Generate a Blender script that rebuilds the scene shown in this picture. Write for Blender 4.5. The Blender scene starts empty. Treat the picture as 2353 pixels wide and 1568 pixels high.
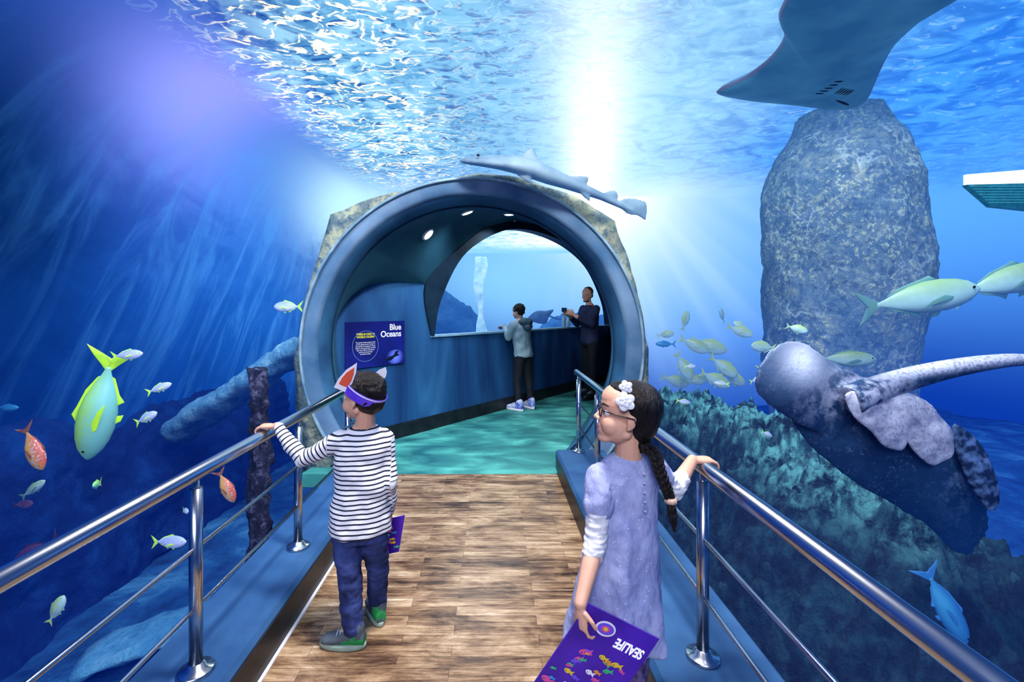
import bpy, bmesh, math, random
from mathutils import Vector as V, Matrix, noise
random.seed(7)
sc=bpy.context.scene
COL=sc.collection
try:
    sc.view_settings.view_transform='Standard'
    sc.view_settings.look='Medium High Contrast'
except Exception as e: print('look',e)

# ------------------------------------------------------------------ node helper
class NT:
    def __init__(s,name):
        s.m=bpy.data.materials.new(name); s.m.use_nodes=True
        s.t=s.m.node_tree; s.t.nodes.clear()
        s.out=s.t.nodes.new('ShaderNodeOutputMaterial')
        s._pos=None; s._obj=None
    def n(s,typ,ins=None,**props):
        nd=s.t.nodes.new('ShaderNode'+typ)
        for k,v in props.items(): setattr(nd,k,v)
        for k,v in (ins or {}).items(): s.set(nd.inputs[k],v)
        return nd
    def set(s,sock,v):
        if isinstance(v,bpy.types.NodeSocket): s.t.links.new(v,sock)
        elif isinstance(v,bpy.types.Node): s.t.links.new(v.outputs[0],sock)
        else:
            if sock.type=='RGBA' and len(v)==3: v=(*v,1)
            sock.default_value=v
    def m_(s,op,a,b=0.0,c=0.0,clamp=False):
        return s.n('Math',{0:a,1:b,2:c},operation=op,use_clamp=clamp).outputs[0]
    def mul(s,*a):
        r=a[0]
        for q in a[1:]: r=s.m_('MULTIPLY',r,q)
        return r
    def pos(s):
        if not s._pos: s._pos=s.n('NewGeometry').outputs['Position']
        return s._pos
    def obj(s):
        if not s._obj: s._obj=s.n('TexCoord').outputs['Object']
        return s._obj
    def mix(s,f,a,b,mode='MIX'):
        return s.n('MixRGB',{0:f,1:a,2:b},blend_type=mode).outputs[0]
    def mapv(s,vec,scale=(1,1,1),rot=(0,0,0),loc=(0,0,0)):
        return s.n('Mapping',{0:vec,1:loc,2:rot,3:scale}).outputs[0]
    def noise(s,vec,scale,detail=4,rough=.5,dist=0):
        return s.n('TexNoise',{'Vector':vec,'Scale':scale,'Detail':detail,'Roughness':rough,'Distortion':dist}).outputs[0]
    def ramp(s,f,stops):
        r=s.n('ValToRGB',{0:f}); e=r.color_ramp.elements
        while len(e)<len(stops): e.new(.5)
        for el,(p,c) in zip(e,stops):
            el.position=p; el.color=(*c,1) if len(c)==3 else c
        return r.outputs[0]
    def rng(s,v,a,b,c=0.,d=1.):
        return s.n('MapRange',{0:v,1:a,2:b,3:c,4:d},interpolation_type='SMOOTHSTEP').outputs[0]
    def gauss(s,vec,c,sg):
        d=s.n('VectorMath',{0:vec,1:c},operation='SUBTRACT').outputs[0]
        d=s.n('VectorMath',{0:d,1:tuple(1/x for x in sg)},operation='MULTIPLY').outputs[0]
        l=s.n('VectorMath',{0:d,1:d},operation='DOT_PRODUCT').outputs['Value']
        return s.m_('EXPONENT',s.m_('MULTIPLY',l,-1.0))
    def sep(s,vec): return s.n('SeparateXYZ',{0:vec}).outputs
    def fogcol(s):  # stand-in haze colour of the water, by height and side
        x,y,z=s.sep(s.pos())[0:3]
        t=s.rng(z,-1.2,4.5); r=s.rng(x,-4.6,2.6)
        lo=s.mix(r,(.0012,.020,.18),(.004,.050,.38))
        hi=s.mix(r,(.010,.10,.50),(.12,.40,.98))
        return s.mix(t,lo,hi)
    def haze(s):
        """water colour at the tank limits, with lamp glow and haze painted in"""
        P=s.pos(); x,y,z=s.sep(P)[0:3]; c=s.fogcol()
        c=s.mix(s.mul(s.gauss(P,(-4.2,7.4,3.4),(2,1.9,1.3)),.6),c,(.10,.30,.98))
        c=s.mix(s.mul(s.gauss(P,(-4.0,6.0,4.3),(1.7,1.45,1.25)),.95),c,(.34,.37,1.05))  # lamp glows painted into the backdrop colour
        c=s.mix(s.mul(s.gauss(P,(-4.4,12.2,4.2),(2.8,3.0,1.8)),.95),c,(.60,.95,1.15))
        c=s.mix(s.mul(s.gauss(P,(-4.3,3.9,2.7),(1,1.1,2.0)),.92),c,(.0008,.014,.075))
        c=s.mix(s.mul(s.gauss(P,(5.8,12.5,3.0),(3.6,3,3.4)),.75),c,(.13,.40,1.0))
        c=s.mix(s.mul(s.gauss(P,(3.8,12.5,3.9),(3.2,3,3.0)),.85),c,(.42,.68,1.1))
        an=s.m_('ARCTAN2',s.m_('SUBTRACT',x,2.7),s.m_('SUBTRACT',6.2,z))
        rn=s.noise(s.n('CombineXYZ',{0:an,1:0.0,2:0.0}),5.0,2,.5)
        c=s.mix(s.mul(s.rng(rn,.40,.70),s.gauss(P,(4.4,12.5,2.8),(3.0,3,2.4)),.45),c,(.55,.78,1.12))  # fan of light rays painted in by angle
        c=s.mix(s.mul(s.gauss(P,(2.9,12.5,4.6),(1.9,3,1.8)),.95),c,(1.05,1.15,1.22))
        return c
    def finish(s,sh): s.t.links.new(sh if isinstance(sh,bpy.types.NodeSocket) else sh.outputs[0],s.out.inputs[0]); return s.m

def mat(name,c1,c2=None,scale=8,rough=.5,metal=0,bump=0,stretch=(1,1,1),detail=4,fog=0,lo=.35,hi=.65,bscale=None,spec=.5,emit=None,es=0,c3=None):
    s=NT(name)
    vec=s.mapv(s.obj(),stretch)
    col=c1
    if c2 is not None:
        f=s.noise(vec,scale,detail)
        st=[(lo,c1),(hi,c2)]
        if c3 is not None: st.append((min(.98,hi+.12),c3))
        col=s.ramp(f,st)
    ins={'Base Color':col,'Roughness':rough,'Metallic':metal,'Specular IOR Level':spec}
    if emit is not None: ins['Emission Color']=emit; ins['Emission Strength']=es
    p=s.n('BsdfPrincipled',ins)
    if bump:
        b=s.n('Bump',{'Height':s.noise(vec,bscale or scale*2,6),'Strength':bump,'Distance':.02})
        s.set(p.inputs['Normal'],b)
    sh=p
    if fog:
        e=s.n('Emission',{0:s.fogcol(),1:1.0})
        sh=s.n('MixShader',{0:fog,1:p.outputs[0],2:e.outputs[0]})  # water haze mixed in as emission by a fixed share
    return s.finish(sh)

# ------------------------------------------------------------------ object helper
def wm(o):
    m=o.matrix_basis.copy()
    if o.parent: m=wm(o.parent)@o.matrix_parent_inverse@m
    return m
def par(c,p):
    c.parent=p; c.matrix_parent_inverse=wm(p).inverted(); return c
def tag(o,label=None,cat=None,kind=None,group=None):
    if label: o['label']=label
    if cat: o['category']=cat
    if kind: o['kind']=kind
    if group: o['group']=group
    return o
def tomesh(name,geo,recalc=True,smooth=True):
    vs,fs=geo
    me=bpy.data.meshes.new(name); me.from_pydata([tuple(v) for v in vs],[],fs)
    bm=bmesh.new(); bm.from_mesh(me)
    if recalc: bmesh.ops.recalc_face_normals(bm,faces=bm.faces)
    for f in bm.faces: f.smooth=smooth
    bm.to_mesh(me); bm.free()
    return me
def setorigin(o,org):
    org=V(org); o.data.transform(Matrix.Translation(-org)); o.location=org
def obj(name,me,mats=None,parent=None,origin='auto',**tg):
    if isinstance(me,tuple): me=tomesh(name,me,smooth=tg.pop('smooth',True))
    else: tg.pop('smooth',None)
    o=bpy.data.objects.new(name,me); COL.objects.link(o)
    if mats:
        for m in (mats if isinstance(mats,(list,tuple)) else [mats]): me.materials.append(m)
    if origin=='auto':
        xs=[v.co for v in me.vertices]
        if xs:
            mn=V((min(c.x for c in xs),min(c.y for c in xs),min(c.z for c in xs)))
            mx=V((max(c.x for c in xs),max(c.y for c in xs),max(c.z for c in xs)))
            setorigin(o,V(((mn.x+mx.x)/2,(mn.y+mx.y)/2,mn.z)))
    elif origin is not None: setorigin(o,origin)
    if parent: par(o,parent)
    tag(o,**tg); return o
def empty(name,loc,**tg):
    o=bpy.data.objects.new(name,None); o.location=loc; o.empty_display_size=.1; COL.objects.link(o); tag(o,**tg); return o
def join(*gs):
    vs=[];fs=[]
    for g in gs:
        n=len(vs); vs+=[V(v) for v in g[0]]; fs+=[tuple(i+n for i in f) for f in g[1]]
    return (vs,fs)
def basis(d):
    d=V(d).normalized(); h=V((0,0,1)) if abs(d.z)<.9 else V((1,0,0))
    a=d.cross(h).normalized(); return a,d.cross(a).normalized()
def ring(c,a,b,n=16): return [V(c)+V(a)*math.cos(2*math.pi*i/n)+V(b)*math.sin(2*math.pi*i/n) for i in range(n)]
def loft(rings,caps=True,closed=True):
    n=len(rings[0]); vs=[p for r in rings for p in r]; fs=[]
    for k in range(len(rings)-1):
        for i in range(n if closed else n-1):
            j=(i+1)%n; fs.append((k*n+i,k*n+j,(k+1)*n+j,(k+1)*n+i))
    if caps:
        for k in (0,len(rings)-1):
            c=sum(rings[k],V())/n; vs.append(c); ci=len(vs)-1
            for i in range(n): fs.append((k*n+i,k*n+(i+1)%n,ci))
    return (vs,fs)
def ell(c,r,R=None,nu=16,nv=10):
    R=R or Matrix.Identity(3); rs=[]
    for k in range(1,nv):
        t=math.pi*k/nv
        rs.append([V(c)+R@V((r[0]*math.sin(t)*math.cos(2*math.pi*i/nu),r[1]*math.sin(t)*math.sin(2*math.pi*i/nu),r[2]*math.cos(t))) for i in range(nu)])
    g=loft(rs)
    g[0][-2]=V(c)+R@V((0,0,r[2])); g[0][-1]=V(c)-R@V((0,0,r[2]))
    return g
def cap(p0,r0,p1,r1,n=14):
    p0=V(p0);p1=V(p1); d=(p1-p0); L=d.length; d=d/L if L>1e-6 else V((0,0,1)); a,b=basis(d); rs=[]
    for k in range(1,5):
        t=math.pi/2*k/4; rs.append(ring(p0-d*r0*math.cos(t),a*r0*math.sin(t),b*r0*math.sin(t),n))
    for k in range(4,0,-1):
        t=math.pi/2*k/4; rs.append(ring(p1+d*r1*math.cos(t),a*r1*math.sin(t),b*r1*math.sin(t),n))
    g=loft(rs); g[0][-2]=p0-d*r0; g[0][-1]=p1+d*r1
    return g
def tube(pts,rad,n=12,caps=True,flat=1.0):
    pts=[V(p) for p in pts]; rs=[]; a=None
    if not isinstance(rad,(list,tuple)): rad=[rad]*len(pts)
    for i,p in enumerate(pts):
        d=(pts[min(i+1,len(pts)-1)]-pts[max(i-1,0)]).normalized()
        if a is None: a,_=basis(d)
        a=(a-d*a.dot(d)).normalized(); b=d.cross(a)
        rs.append(ring(p,a*rad[i],b*rad[i]*flat,n))
    return loft(rs,caps)
def box(x0,x1,y0,y1,z0,z1):
    vs=[V((x,y,z)) for x in (x0,x1) for y in (y0,y1) for z in (z0,z1)]
    return (vs,[(0,1,3,2),(4,6,7,5),(0,4,5,1),(2,3,7,6),(0,2,6,4),(1,5,7,3)])
def extr(poly,d):
    n=len(poly); d=V(d); vs=[V(p) for p in poly]+[V(p)+d for p in poly]
    return (vs,[tuple(range(n)),tuple(range(n,2*n))]+[(i,(i+1)%n,n+(i+1)%n,n+i) for i in range(n)])
def catmull(pts,sub=6,closed=False):
    P=[V(p) for p in pts]; n=len(P); out=[]
    rngk=range(n) if closed else range(n-1)
    for i in rngk:
        if closed: p0,p1,p2,p3=P[(i-1)%n],P[i],P[(i+1)%n],P[(i+2)%n]
        else: p0,p1,p2,p3=P[max(i-1,0)],P[i],P[i+1],P[min(i+2,n-1)]
        for k in range(sub):
            t=k/sub; out.append(.5*((2*p1)+(-p0+p2)*t+(2*p0-5*p1+4*p2-p3)*t*t+(-p0+3*p1-3*p2+p3)*t**3))
    if not closed: out.append(P[-1])
    return out
def infl(outline,center,thick,mp=lambda x,y,h:V((x,y,h)),pw=.6):
    n=len(outline); c=V(center); ts=[.96,.88,.75,.58,.38,.18]; vs=[mp(p[0],p[1],0) for p in outline]; fs=[]
    for sg in (1,-1):
        prev=list(range(n))
        for t in ts:
            st=len(vs)
            for p in outline:
                q=c+(V((p[0],p[1]))-c)*t; vs.append(mp(q.x,q.y,sg*thick*(1-t*t)**pw))
            cur=list(range(st,st+n))
            for i in range(n): fs.append((prev[i],prev[(i+1)%n],cur[(i+1)%n],cur[i]))
            prev=cur
        vs.append(mp(c.x,c.y,sg*thick)); ci=len(vs)-1
        for i in range(n): fs.append((prev[i],prev[(i+1)%n],ci))
    return (vs,fs)
def remesh(name,geo,voxel,it=4,fac=.5):
    me=tomesh('tmp',geo); o=bpy.data.objects.new('tmp',me); COL.objects.link(o)
    m=o.modifiers.new('r','REMESH'); m.mode='VOXEL'; m.voxel_size=voxel; m.use_smooth_shade=True
    if it:
        k=o.modifiers.new('s','SMOOTH'); k.iterations=it; k.factor=fac
    dg=bpy.context.evaluated_depsgraph_get(); dg.update()
    r=bpy.data.meshes.new_from_object(o.evaluated_get(dg)); r.name=name
    bpy.data.objects.remove(o); bpy.data.meshes.remove(me)
    r.materials.clear()
    for p in r.polygons: p.use_smooth=True
    return r
def rough(me,amp,sc_,oct=3,off=0,zs=1.0):
    ns=[v.normal.copy() for v in me.vertices]
    for v,nn in zip(me.vertices,ns):
        q=V((v.co.x,v.co.y,v.co.z*zs))*sc_+V((off,off,off))
        h=0;a=1
        for k in range(oct): h+=a*noise.noise(q*(2**k)); a*=.5
        v.co+=nn*h*amp
    return me
def grid(x0,x1,nx,y0,y1,ny,fn):
    vs=[];fs=[]
    for j in range(ny+1):
        for i in range(nx+1):
            x=x0+(x1-x0)*i/nx; y=y0+(y1-y0)*j/ny; vs.append(V((x,y,fn(x,y))))
    for j in range(ny):
        for i in range(nx):
            a=j*(nx+1)+i; fs.append((a,a+1,a+nx+2,a+nx+1))
    return (vs,fs)
def text(name,body,size,org,xd,yd,m,parent,align='LEFT',bold=0,sx=1,space=1.0,**tg):
    cu=bpy.data.curves.new(name,'FONT'); cu.body=body; cu.size=size; cu.extrude=.0006; cu.offset=bold
    cu.align_x=align; cu.space_line=space
    t=bpy.data.objects.new('t',cu); COL.objects.link(t)
    dg=bpy.context.evaluated_depsgraph_get(); dg.update()
    me=bpy.data.meshes.new_from_object(t.evaluated_get(dg)); bpy.data.objects.remove(t)
    xd=V(xd).normalized(); yd=V(yd).normalized(); zd=xd.cross(yd)
    M=Matrix.Translation(V(org))@Matrix((xd*sx,yd,zd)).transposed().to_4x4()
    me.transform(M); me.name=name; me.materials.clear()
    return obj(name,me,m,parent=parent,**tg)

# ------------------------------------------------------------------ CAMERA
cam=bpy.data.cameras.new('camera'); co=bpy.data.objects.new('camera',cam); COL.objects.link(co)
cam.lens=16.06; cam.sensor_width=36; cam.shift_x=.0185; cam.shift_y=-.031; cam.clip_start=.02; cam.clip_end=100
co.location=(0,0,1.5); co.rotation_euler=(math.pi/2,0,0); sc.camera=co

# ------------------------------------------------------------------ MATERIALS
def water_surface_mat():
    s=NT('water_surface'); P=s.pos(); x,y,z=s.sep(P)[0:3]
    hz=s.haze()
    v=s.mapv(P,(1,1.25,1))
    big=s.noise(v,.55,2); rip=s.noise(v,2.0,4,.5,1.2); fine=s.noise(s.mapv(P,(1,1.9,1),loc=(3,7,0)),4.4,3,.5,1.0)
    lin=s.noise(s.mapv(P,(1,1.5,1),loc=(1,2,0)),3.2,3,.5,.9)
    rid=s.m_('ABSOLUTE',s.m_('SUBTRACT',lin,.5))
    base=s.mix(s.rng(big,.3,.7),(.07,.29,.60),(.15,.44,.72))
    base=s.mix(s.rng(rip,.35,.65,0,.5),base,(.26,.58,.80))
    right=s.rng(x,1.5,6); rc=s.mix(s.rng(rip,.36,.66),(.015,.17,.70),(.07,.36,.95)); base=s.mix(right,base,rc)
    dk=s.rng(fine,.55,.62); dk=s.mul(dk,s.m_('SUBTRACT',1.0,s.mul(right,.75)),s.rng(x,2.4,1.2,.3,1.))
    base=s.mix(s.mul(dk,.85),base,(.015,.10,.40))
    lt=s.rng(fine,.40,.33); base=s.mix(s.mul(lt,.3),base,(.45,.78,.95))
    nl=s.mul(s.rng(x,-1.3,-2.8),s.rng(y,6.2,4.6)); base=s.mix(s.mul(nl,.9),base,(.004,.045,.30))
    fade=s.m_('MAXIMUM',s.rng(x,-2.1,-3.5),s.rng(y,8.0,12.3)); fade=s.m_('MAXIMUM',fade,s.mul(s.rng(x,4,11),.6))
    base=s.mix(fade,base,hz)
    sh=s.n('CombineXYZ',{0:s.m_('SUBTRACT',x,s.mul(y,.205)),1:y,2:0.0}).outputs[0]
    h1=s.gauss(sh,(.12,9.5,0),(.55,6.0,1)); h1b=s.gauss(sh,(.55,9.5,0),(2.0,6.0,1))  # white light column and its halo painted along the surface
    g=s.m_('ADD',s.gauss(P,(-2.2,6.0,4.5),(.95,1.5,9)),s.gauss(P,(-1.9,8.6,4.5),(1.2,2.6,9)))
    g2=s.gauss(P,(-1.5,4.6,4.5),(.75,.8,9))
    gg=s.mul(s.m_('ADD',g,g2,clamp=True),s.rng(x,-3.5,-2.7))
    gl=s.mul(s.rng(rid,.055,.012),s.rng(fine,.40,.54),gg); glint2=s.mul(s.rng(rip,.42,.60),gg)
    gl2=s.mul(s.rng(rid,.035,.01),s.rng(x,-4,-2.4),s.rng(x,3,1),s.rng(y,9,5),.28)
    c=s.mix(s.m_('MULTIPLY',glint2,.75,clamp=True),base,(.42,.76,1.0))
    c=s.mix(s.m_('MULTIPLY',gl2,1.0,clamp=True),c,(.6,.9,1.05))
    c=s.mix(s.m_('MULTIPLY',gl,1.0,clamp=True),c,(1.45,1.28,.82))  # golden glints painted into the emission colour
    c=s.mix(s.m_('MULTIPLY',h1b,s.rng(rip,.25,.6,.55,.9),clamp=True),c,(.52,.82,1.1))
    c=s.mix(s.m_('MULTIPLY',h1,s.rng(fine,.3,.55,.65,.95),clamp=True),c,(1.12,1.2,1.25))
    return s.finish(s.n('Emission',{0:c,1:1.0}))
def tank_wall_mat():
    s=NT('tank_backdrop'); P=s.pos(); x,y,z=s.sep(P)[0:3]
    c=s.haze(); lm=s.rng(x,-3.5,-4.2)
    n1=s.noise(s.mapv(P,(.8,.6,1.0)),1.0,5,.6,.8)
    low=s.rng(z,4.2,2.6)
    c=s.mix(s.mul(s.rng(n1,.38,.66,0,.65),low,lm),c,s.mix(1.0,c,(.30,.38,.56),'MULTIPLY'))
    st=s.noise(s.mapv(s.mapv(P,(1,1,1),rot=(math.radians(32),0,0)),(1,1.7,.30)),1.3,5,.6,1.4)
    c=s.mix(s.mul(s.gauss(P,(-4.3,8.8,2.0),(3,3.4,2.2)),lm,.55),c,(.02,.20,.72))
    c=s.mix(s.mul(s.rng(st,.44,.78),s.gauss(P,(-4.3,8.2,2.2),(3,3.4,2.0)),lm,.65),c,(.10,.38,.9))  # slanting light shafts painted as stretched noise
    c=s.mix(s.mul(s.gauss(P,(.4,12.5,2.4),(2.4,1.5,1.4)),.9),c,(.26,.60,.96))  # glow behind the viewing window painted on the far wall
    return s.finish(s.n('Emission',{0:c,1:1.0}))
def wood_mat():
    s=NT('wood_planks'); P=s.obj()
    br=s.n('TexBrick',{'Vector':P,'Color1':(.25,.25,.25),'Color2':(.80,.80,.80),'Mortar':(.0,.0,.0),'Scale':1.0,'Mortar Size':.0010,'Bias':0.0,'Brick Width':.62,'Row Height':.066},offset=.37,offset_frequency=2)
    bw=s.n('RGBToBW',{0:br.outputs[0]}).outputs[0]
    off=s.n('VectorMath',{0:P,1:s.n('CombineXYZ',{0:s.mul(bw,7.0),1:s.mul(bw,3.0),2:0.0})},operation='ADD').outputs[0]
    gr=s.noise(s.mapv(off,(1,11,1)),3.4,8,.72,.4); bl=s.noise(s.mapv(P,(1,2.6,1)),2.6,7,.72,.6)
    f=s.m_('ADD',s.mul(bw,.19),s.m_('ADD',s.mul(gr,.60),s.mul(bl,.62)))
    c=s.ramp(f,[(.52,(.022,.013,.010)),(.61,(.10,.055,.034)),(.70,(.27,.165,.095)),(.80,(.50,.35,.22)),(.93,(.80,.66,.49))])
    c=s.mix(s.mul(br.outputs['Fac'],.30),c,(.03,.02,.015))
    p=s.n('BsdfPrincipled',{'Base Color':c,'Roughness':.25})
    s.set(p.inputs['Normal'],s.n('Bump',{'Height':gr,'Strength':.15,'Distance':.01}))
    return s.finish(p)
def carpet_mat():
    s=NT('green_floor'); P=s.obj()
    n=s.noise(s.mapv(P,(1,1.8,1)),2.2,3,.5,.5)
    c=s.ramp(n,[(.32,(.018,.13,.15)),(.5,(.05,.25,.24)),(.65,(.10,.42,.37)),(.8,(.22,.60,.52))])
    return s.finish(s.n('BsdfPrincipled',{'Base Color':c,'Roughness':.5}))
def lowwall_mat():
    s=NT('painted_wall'); P=s.obj()
    n=s.noise(s.mapv(P,(1.6,1.6,.35)),1.4,3,.5,.5)
    c=s.ramp(n,[(.35,(.008,.040,.14)),(.55,(.022,.10,.26)),(.75,(.06,.21,.41))])
    return s.finish(s.n('BsdfPrincipled',{'Base Color':c,'Roughness':.55}))
def casing_mat():
    s=NT('casing_rock'); P=s.obj()
    n=s.noise(P,4.5,7,.7); k=s.noise(P,14,5,.7)
    c=s.ramp(n,[(.3,(.03,.08,.12)),(.46,(.16,.20,.19)),(.58,(.36,.36,.24)),(.75,(.06,.12,.19))])
    c=s.mix(s.rng(k,.44,.68,0,.8),c,(.015,.06,.13))
    p=s.n('BsdfPrincipled',{'Base Color':c,'Roughness':.8}); s.set(p.inputs['Normal'],s.n('Bump',{'Height':k,'Strength':.6,'Distance':.03}))
    return s.finish(p)
def rock_mat(name,c1,c2,c3,fog,scale=3,web=0,lit=None,litz=None,bs=4,fogz=None):
    s=NT(name); P=s.obj()
    n=s.noise(P,scale,8,.72,.3); c=s.ramp(n,[(.32,c1),(.52,c2),(.72,c3)])
    if web:
        v=s.n('TexVoronoi',{'Vector':s.n('VectorMath',{0:P,1:s.n('VectorMath',{0:s.n('TexNoise',{'Vector':P,'Scale':2.0,'Detail':4.0}).outputs[1],1:(1.3,1.3,1.3)},operation='MULTIPLY').outputs[0]},operation='ADD').outputs[0],'Scale':web},feature='DISTANCE_TO_EDGE').outputs[0]
        c=s.mix(s.mul(s.rng(v,.05,.0),s.rng(s.noise(P,1.5,2),.4,.65),.5),c,(.75,.9,.80))  # caustic light web painted into the rock colour
        pm=s.rng(s.noise(P,1.6,4,.6),.38,.62,.15,1)
        c=s.mix(s.mul(s.rng(s.noise(P,18,4,.75),.50,.62),pm,.85),c,(.60,.66,.38))
        c=s.mix(s.mul(s.rng(s.noise(P,8,5,.7),.50,.38),.65),c,(.02,.05,.11))
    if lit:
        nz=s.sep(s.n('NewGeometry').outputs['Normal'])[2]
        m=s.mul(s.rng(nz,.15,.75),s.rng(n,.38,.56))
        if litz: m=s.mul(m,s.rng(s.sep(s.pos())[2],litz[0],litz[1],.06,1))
        c=s.mix(m,c,lit)  # lit tops painted onto upward faces
    p=s.n('BsdfPrincipled',{'Base Color':c,'Roughness':.85}); s.set(p.inputs['Normal'],s.n('Bump',{'Height':s.noise(P,scale*bs,6,.7),'Strength':.9,'Distance':.07}))
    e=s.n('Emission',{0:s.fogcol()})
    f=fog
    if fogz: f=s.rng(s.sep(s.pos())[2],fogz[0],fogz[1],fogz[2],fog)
    return s.finish(s.n('MixShader',{0:f,1:p.outputs[0],2:e.outputs[0]}))  # haze over the rock is emission, not a volume
def emis(name,c,st=1):
    s=NT(name); return s.finish(s.n('Emission',{0:c,1:st}))
def fish_mat(name,back,belly,fog,spots=None,em=.15):
    s=NT(name); P=s.obj(); z=s.sep(P)[2]
    n=s.noise(P,14,3); f=s.rng(s.m_('ADD',z,s.mul(s.m_('SUBTRACT',n,.5),.10)),-.06,.15)
    c=s.mix(f,belly,back)
    if spots: c=s.mix(s.rng(s.noise(P,16,2),.55,.6),c,spots)
    p=s.n('BsdfPrincipled',{'Base Color':c,'Roughness':.35,'Emission Color':c,'Emission Strength':em})
    e=s.n('Emission',{0:s.fogcol()})
    return s.finish(s.n('MixShader',{0:fog,1:p.outputs[0],2:e.outputs[0]}))  # self-glow and water haze put into the body shader
def stripe_mat():
    s=NT('striped_cotton'); a=s.n('Attribute',attribute_name='st').outputs['Fac']
    fr=s.m_('FRACT',s.m_('MULTIPLY',a,1/.0215)); m=s.m_('LESS_THAN',fr,.32)
    c=s.mix(m,(.78,.78,.84),(.015,.02,.05))
    return s.finish(s.n('BsdfPrincipled',{'Base Color':c,'Roughness':.85}))
def dress_mat():
    s=NT('lavender_cotton'); P=s.obj()
    v=s.n('TexVoronoi',{'Vector':P,'Scale':48.0},feature='F1').outputs['Distance']
    n=s.noise(s.mapv(P,(1,1,.6)),10,7,.75)
    c=s.ramp(n,[(.35,(.22,.25,.47)),(.65,(.43,.46,.70))]); c=s.mix(s.mul(s.m_('LESS_THAN',v,.10),.8),c,(.75,.75,.88))
    p=s.n('BsdfPrincipled',{'Base Color':c,'Roughness':.85}); s.set(p.inputs['Normal'],s.n('Bump',{'Height':s.noise(s.mapv(P,(1,1,.55)),10,4,.55,1.0),'Strength':.65,'Distance':.025}))
    return s.finish(p)

m_wood=wood_mat(); m_green=carpet_mat(); m_steel=mat('brushed_steel',(.62,.64,.68),(.42,.45,.5),scale=20,rough=.22,metal=1,stretch=(1,.05,1))
m_kerb=mat('blue_kerb',(.025,.085,.21),(.045,.13,.28),scale=5,rough=.5); m_black=mat('black_plastic',(.008,.010,.014),(.02,.022,.03),rough=.4)
m_white=mat('white_paint',(.75,.75,.8),(.65,.65,.7),rough=.5)
m_ring=mat('ring_paint',(.05,.12,.22),(.17,.26,.38),scale=1.6,rough=.9,detail=8,bump=.15,spec=.08)
m_ringedge=mat('ring_edge',(.28,.40,.48),(.10,.20,.30),scale=5,rough=.8)
m_ringin=mat('ring_inner',(.015,.07,.16),(.035,.13,.25),scale=3,rough=.7)
m_shell=mat('vestibule_paint',(.020,.085,.135),(.03,.12,.18),scale=2,rough=.65)
m_skin=mat('skin',(.60,.33,.235),(.68,.40,.295),scale=10,rough=.55,bump=.05)
m_hair=mat('dark_hair',(.004,.003,.003),(.018,.010,.008),scale=40,rough=.38,stretch=(4,4,.4),bump=.6,bscale=60)
m_lamp=emis('lamp_white',(1,1,.97),3)

# ------------------------------------------------------------------ SETTING
obj('floor',box(-.954,.59,-1.4,4.155,-.12,0),m_wood,smooth=False,label='brown wood-look plank walkway floor',cat='floor',kind='structure')
fl=[(-1.75,4.155,0),(1.15,4.155,0),(1.25,4.6,0),(2.45,9.6,0),(2.33,9.62,0),(-1.65,4.78,0)]
obj('floor',extr(fl,(0,0,-.12)),m_green,smooth=False,label='mottled green floor beyond the planks',cat='floor',kind='structure')
def kerb(x0,x1,y1):
    b=.02
    pr=[(x0,-1.1),(x0,.17-b),(x0+b,.17),(x1-b,.17),(x1,.17-b),(x1,-1.1)]
    return extr([(p[0],-1.4,p[1]) for p in pr],(0,y1+1.4,0))
obj('trim_1',kerb(-1.32,-.956,4.42),m_kerb,smooth=False,label='blue painted kerb ledge carrying a railing',cat='kerb',kind='structure')
obj('trim_2',kerb(.592,1.06,4.32),m_kerb,smooth=False,label='blue painted kerb ledge carrying a railing',cat='kerb',kind='structure')
obj('baseboard_left',box(-.956,-.946,-1.4,4.3,0,.15),m_black,smooth=False,label='black skirting along the kerb',cat='baseboard',kind='structure')
obj('baseboard_right',box(.582,.592,-1.4,4.15,0,.15),m_black,smooth=False,label='black skirting along the kerb',cat='baseboard',kind='structure')
obj('trim_3',box(-.945,-.930,-1.4,4.1,0,.006),m_white,smooth=False,label='thin white edging strip',cat='trim',kind='structure')
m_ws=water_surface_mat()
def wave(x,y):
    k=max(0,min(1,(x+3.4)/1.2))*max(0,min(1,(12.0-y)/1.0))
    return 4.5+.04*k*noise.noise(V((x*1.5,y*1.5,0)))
obj('water_surface',grid(-3.75,12.2,92,3.4,12.3,60,wave),m_ws,label='rippling tank water surface with light painted in',cat='water',kind='structure')
ys=[7.6+.3*i for i in range(17)]; rs=[]
for y in ys: rs.append([V((-.30*y+(.255+.30)*y*j/20,y,3.02+.03*noise.noise(V((j*.4,y*2,1))))) for j in range(21)])
def ws2():
    s=NT('pool_surface'); P=s.pos(); f=s.noise(s.mapv(P,(1,2,1)),3.5,4,.6,1.2); y=s.sep(P)[1]
    c=s.mix(s.rng(f,.4,.62),(.14,.48,.76),(.6,.95,1.05)); c=s.mix(s.mul(s.gauss(P,(1.4,10.5,3),(1.4,2,2)),s.rng(f,.3,.5)),c,(1.1,1.2,1.1))  # bright light patch painted into the ripple colour
    c=s.mix(s.rng(y,9.8,12.3),c,(.28,.62,.96))
    return s.finish(s.n('Emission',{0:c}))
obj('water_surface',loft(rs,caps=False,closed=False),ws2(),label='water surface with painted light beyond the viewing window',cat='water',kind='structure')
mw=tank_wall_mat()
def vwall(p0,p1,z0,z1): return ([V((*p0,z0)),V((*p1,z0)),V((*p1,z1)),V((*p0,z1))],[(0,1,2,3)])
prf=[(-4.3,-1.6),(-4.3,0),(-4.3,2.6),(-4.3,3.3),(-4.28,3.6),(-4.22,3.85),(-4.12,4.08),(-3.98,4.27),(-3.8,4.41),(-3.6,4.50),(-3.4,4.58)]
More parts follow.
